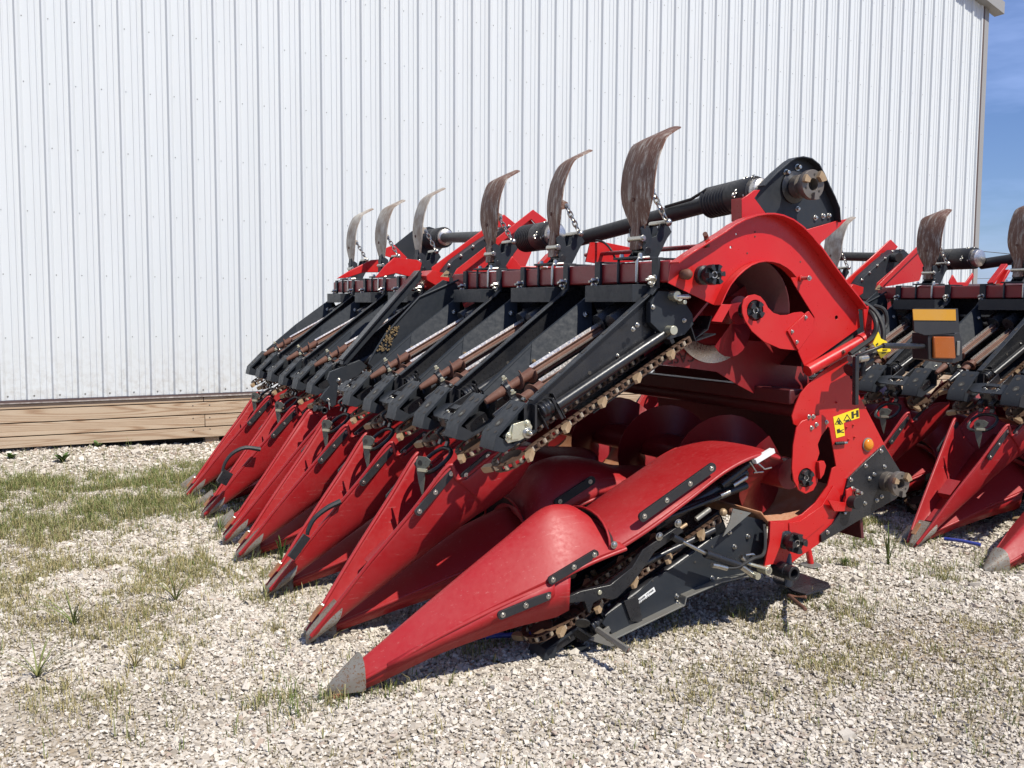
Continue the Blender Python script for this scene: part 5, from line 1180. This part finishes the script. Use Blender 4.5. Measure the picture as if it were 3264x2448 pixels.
def blades(n, seed):
    r = np.random.default_rng(seed)
    th = YAW+r.uniform(-.56, .56, n*12); d = np.sqrt(r.uniform(2.3**2, 12.5**2, n*12)); x, y = d*np.sin(th), d*np.cos(th)
    f_ = field(x, y, GR); vn = vnoise(x, y, 5, 1)*vnoise(x, y, 14, 2)
    pr = f_*np.clip(vn*3.4-.30, 0, 1)*.62+.007
    keep = (r.uniform(0, 1, len(x)) < pr) & (y < BY-.1); x, y = x[keep][:n], y[keep][:n]; n = len(x)
    # tufts: several blades from one spot
    k = 5; x = np.repeat(x, k)+r.normal(0, .012, n*k); y = np.repeat(y, k)+r.normal(0, .012, n*k); n *= k
    dry = np.clip(field(x, y, DRY), 0, 1); h = r.gamma(3., .0145, n)*(1-.35*dry)*np.where(x > 1.6, .7, 1.); an = r.uniform(0, 2*np.pi, n); lean = r.uniform(.15, 1.1, n); w_ = .0011+.0011*r.uniform(0, 1, n)
    dx, dy = np.cos(an), np.sin(an); px_, py_ = -dy*w_, dx*w_; z = gz(x, y)
    b0 = np.stack([x-px_, y-py_, z-.005], -1); b1 = np.stack([x+px_, y+py_, z-.005], -1)
    m0 = np.stack([x+dx*lean*h*.35-px_*.8, y+dy*lean*h*.35-py_*.8, z+h*.6], -1); m1 = np.stack([x+dx*lean*h*.35+px_*.8, y+dy*lean*h*.35+py_*.8, z+h*.6], -1)
    tp = np.stack([x+dx*lean*h, y+dy*lean*h, z+h*(1-.25*lean)], -1)
    V = np.stack([b0, b1, m0, m1, tp], 1).reshape(-1, 3); o = (np.arange(n)*5)[:, None, None]
    Fc = (np.array([[0, 1, 3], [0, 3, 2], [2, 3, 4]])[None]+o).reshape(-1, 3)
    tone = np.clip(r.uniform(.18, .72, n)+dry*r.uniform(.1, .6, n)+(r.uniform(0, 1, n) < .2)*.5, 0, 1)
    return V, Fc, np.repeat(tone, 3)
V, Fc, T = blades(60000, 11)
np_obj('grass', V, Fc, T, 'grass', kind='stuff', label='sparse green and straw coloured grass growing through the gravel', cat='grass')

# individual weeds
def weed(name, x, y, n, h, w_, spread, tone, label, cat, seed, mat='grass', group=None):
    r = np.random.default_rng(seed); VV, FF, TT = [], [], []; z0 = float(gz(np.array(x), np.array(y)))
    for i in range(n):
        an = r.uniform(0, 2*np.pi); hh = h*r.uniform(.55, 1.); ln = spread*r.uniform(.3, 1.); seg = 5; o = len(VV)
        for k in range(seg+1):
            t_ = k/seg; ww = w_*(1-t_)**.6*(.6+t_ if mat == 'leaf' else 1); cx_ = np.cos(an)*ln*t_**1.3; cy_ = np.sin(an)*ln*t_**1.3; zz = hh*(t_-.35*t_**2.5*(ln/spread))
            VV += [(cx_-np.sin(an)*ww, cy_+np.cos(an)*ww, zz+z0), (cx_+np.sin(an)*ww, cy_-np.cos(an)*ww, zz+z0+ww*.3)]
        for k in range(seg): a = o+2*k; FF += [(a, a+1, a+3), (a, a+3, a+2)]; TT += [np.clip(tone+r.uniform(-.15, .15), 0, 1)]*2
    ob = np_obj(name, np.array(VV), np.array(FF), np.array(TT), mat, label=label, cat=cat, group=group); ob.location = (x, y, 0); return ob
gw = lambda px, py: ground(px, py)
for (px, py, n, h, w_, sp, tn, lb, sd, mt) in [
    (200, 1475, 12, .13, .03, .12, .2, 'larger broad-leaved dock weed in front of the plank base', 1, 'leaf'),
    (310, 1440, 7, .10, .025, .08, .3, 'smaller broad-leaved weed touching the plank base', 2, 'leaf'),
    (35, 1470, 8, .08, .03, .10, .2, 'low broad-leaved weed near the left end of the planks', 3, 'leaf'),
    (235, 1985, 16, .22, .004, .26, .35, 'wide green grass clump with arching blades on the left gravel', 4, 'grass'),
    (560, 1915, 14, .20, .004, .22, .5, 'grass clump leaning right below the red snout tips', 5, 'grass'),
    (430, 2120, 14, .16, .003, .16, .7, 'brownish grass tuft left of the bare white gravel', 6, 'grass'),
    (120, 2150, 18, .17, .004, .25, .45, 'sprawling weed tuft by the rusty brown leaf litter at left', 7, 'grass'),
    (580, 2120, 12, .13, .003, .13, .8, 'dry straw tuft standing alone on the gravel', 8, 'grass'),
    (898, 1785, 7, .22, .009, .05, .1, 'thin upright sprout in front of the third snout tip', 9, 'leaf'),
    (2830, 1800, 9, .34, .006, .07, .3, 'tall thin weed stalk between the two headers', 10, 'grass'),
    (2690, 1805, 40, .07, .003, .07, .15, 'small bright green grass tuft right of the black foot plate', 12, 'grass'),
    (2175, 2330, 5, .16, .002, .05, .9, 'single dry straw stalk on the lower gravel', 13, 'grass'),
    (700, 1700, 18, .16, .004, .14, .15, 'green grass tuft under the second row of snout tips', 14, 'grass'),
    (620, 1640, 14, .14, .004, .2, .6, 'yellowing grass tuft under the farthest snout tips', 15, 'grass')]:
    x, y = gw(px, py); weed('weed' if mt == 'leaf' else 'grass_tuft', x, y, n, h, w_, sp, tn, lb, 'weed' if mt == 'leaf' else 'grass tuft', sd, mt, group='weeds growing in the gravel')
# blue pipe pieces under the snouts
for i, (a, b_, lb) in enumerate([((1450, 2062), (1715, 2040), 'blue plastic pipe lying under the nearest snout of the first header'), ((3010, 1732), (3125, 1752), 'blue plastic pipe lying under the snouts of the second header')]):
    p, q = ground(*a), ground(*b_); e = M(); e.tube([(0, 0, .03), ((q[0]-p[0])*.5, (q[1]-p[1])*.5, .035), (q[0]-p[0], q[1]-p[1], .03)], .011, 'blue_plastic', 10)
    o = e.obj('plastic_pipe'); o.location = (p[0], p[1], 0); tag(o, lb, 'pipe')
# overhead wires far behind
for i, (a, b_, dist, lb) in enumerate([((2900, 780), (3500, 835), 40., 'upper black overhead wire crossing the sky beside the building corner'), ((2900, 893), (3500, 880), 60., 'lower faint overhead wire in the sky above the second header')]):
    A = Vector((0, 0, CH))+ray(*a)*dist; B = Vector((0, 0, CH))+ray(*b_)*dist; d = B-A; A2, B2 = A-d*1.0, B+d*1.5
    e = M(); e.tube([A2.lerp(B2, t_/10)-Vector((0, 0, 0)) for t_ in range(11)], .016, 'wire', 6); o = e.obj('overhead_wire'); tag(o, lb, 'wire')

# ================================================================== light
SUN = Vector((.17, -.56, .80)).normalized()
el = math.asin(SUN.z); az = math.atan2(SUN.x, SUN.y)
sl = bpy.data.lights.new('sun', 'SUN'); sl.energy = 4.9; sl.angle = R_(.5); sl.color = (1, .95, .85)
so = bpy.data.objects.new('sun', sl); COL.objects.link(so); so.rotation_euler = SUN.to_track_quat('Z', 'Y').to_euler(); so.location = (0, 0, 20)
wd = bpy.data.worlds.new('World'); scn.world = wd; wd.use_nodes = True; t = wd.node_tree
bg = t.nodes['Background']; sk = t.nodes.new('ShaderNodeTexSky'); sk.sky_type = 'NISHITA'; sk.sun_disc = False; sk.sun_elevation = el; sk.sun_rotation = az
sk.air_density = 1.0; sk.dust_density = .6; sk.ozone_density = 2.2; sk.altitude = 100
tcn = t.nodes.new('ShaderNodeTexCoord'); mp = t.nodes.new('ShaderNodeMapping'); mp.inputs['Scale'].default_value = (1, 1, 5); t.links.new(tcn.outputs['Generated'], mp.inputs[0])
nn = noise(t, mp.outputs[0], 2.4, 6, .6); cl = ramp(t, nn, [(.42, (0, 0, 0)), (.72, (.50,)*3)])
mxc = mix(t, cl, sk.outputs[0], (8.6, 9.6, 11.5)); mxc = mix(t, 1., mxc, (.80, .93, 1.30), 'MULTIPLY'); t.links.new(mxc, bg.inputs[0]); bg.inputs[1].default_value = .074
scn.view_settings.view_transform = 'Standard'; scn.view_settings.look = 'None'; scn.view_settings.exposure = 0.30; scn.cycles.diffuse_bounces = 2; scn.view_settings.gamma = 1
scn.render.resolution_x = 1024; scn.render.resolution_y = 768
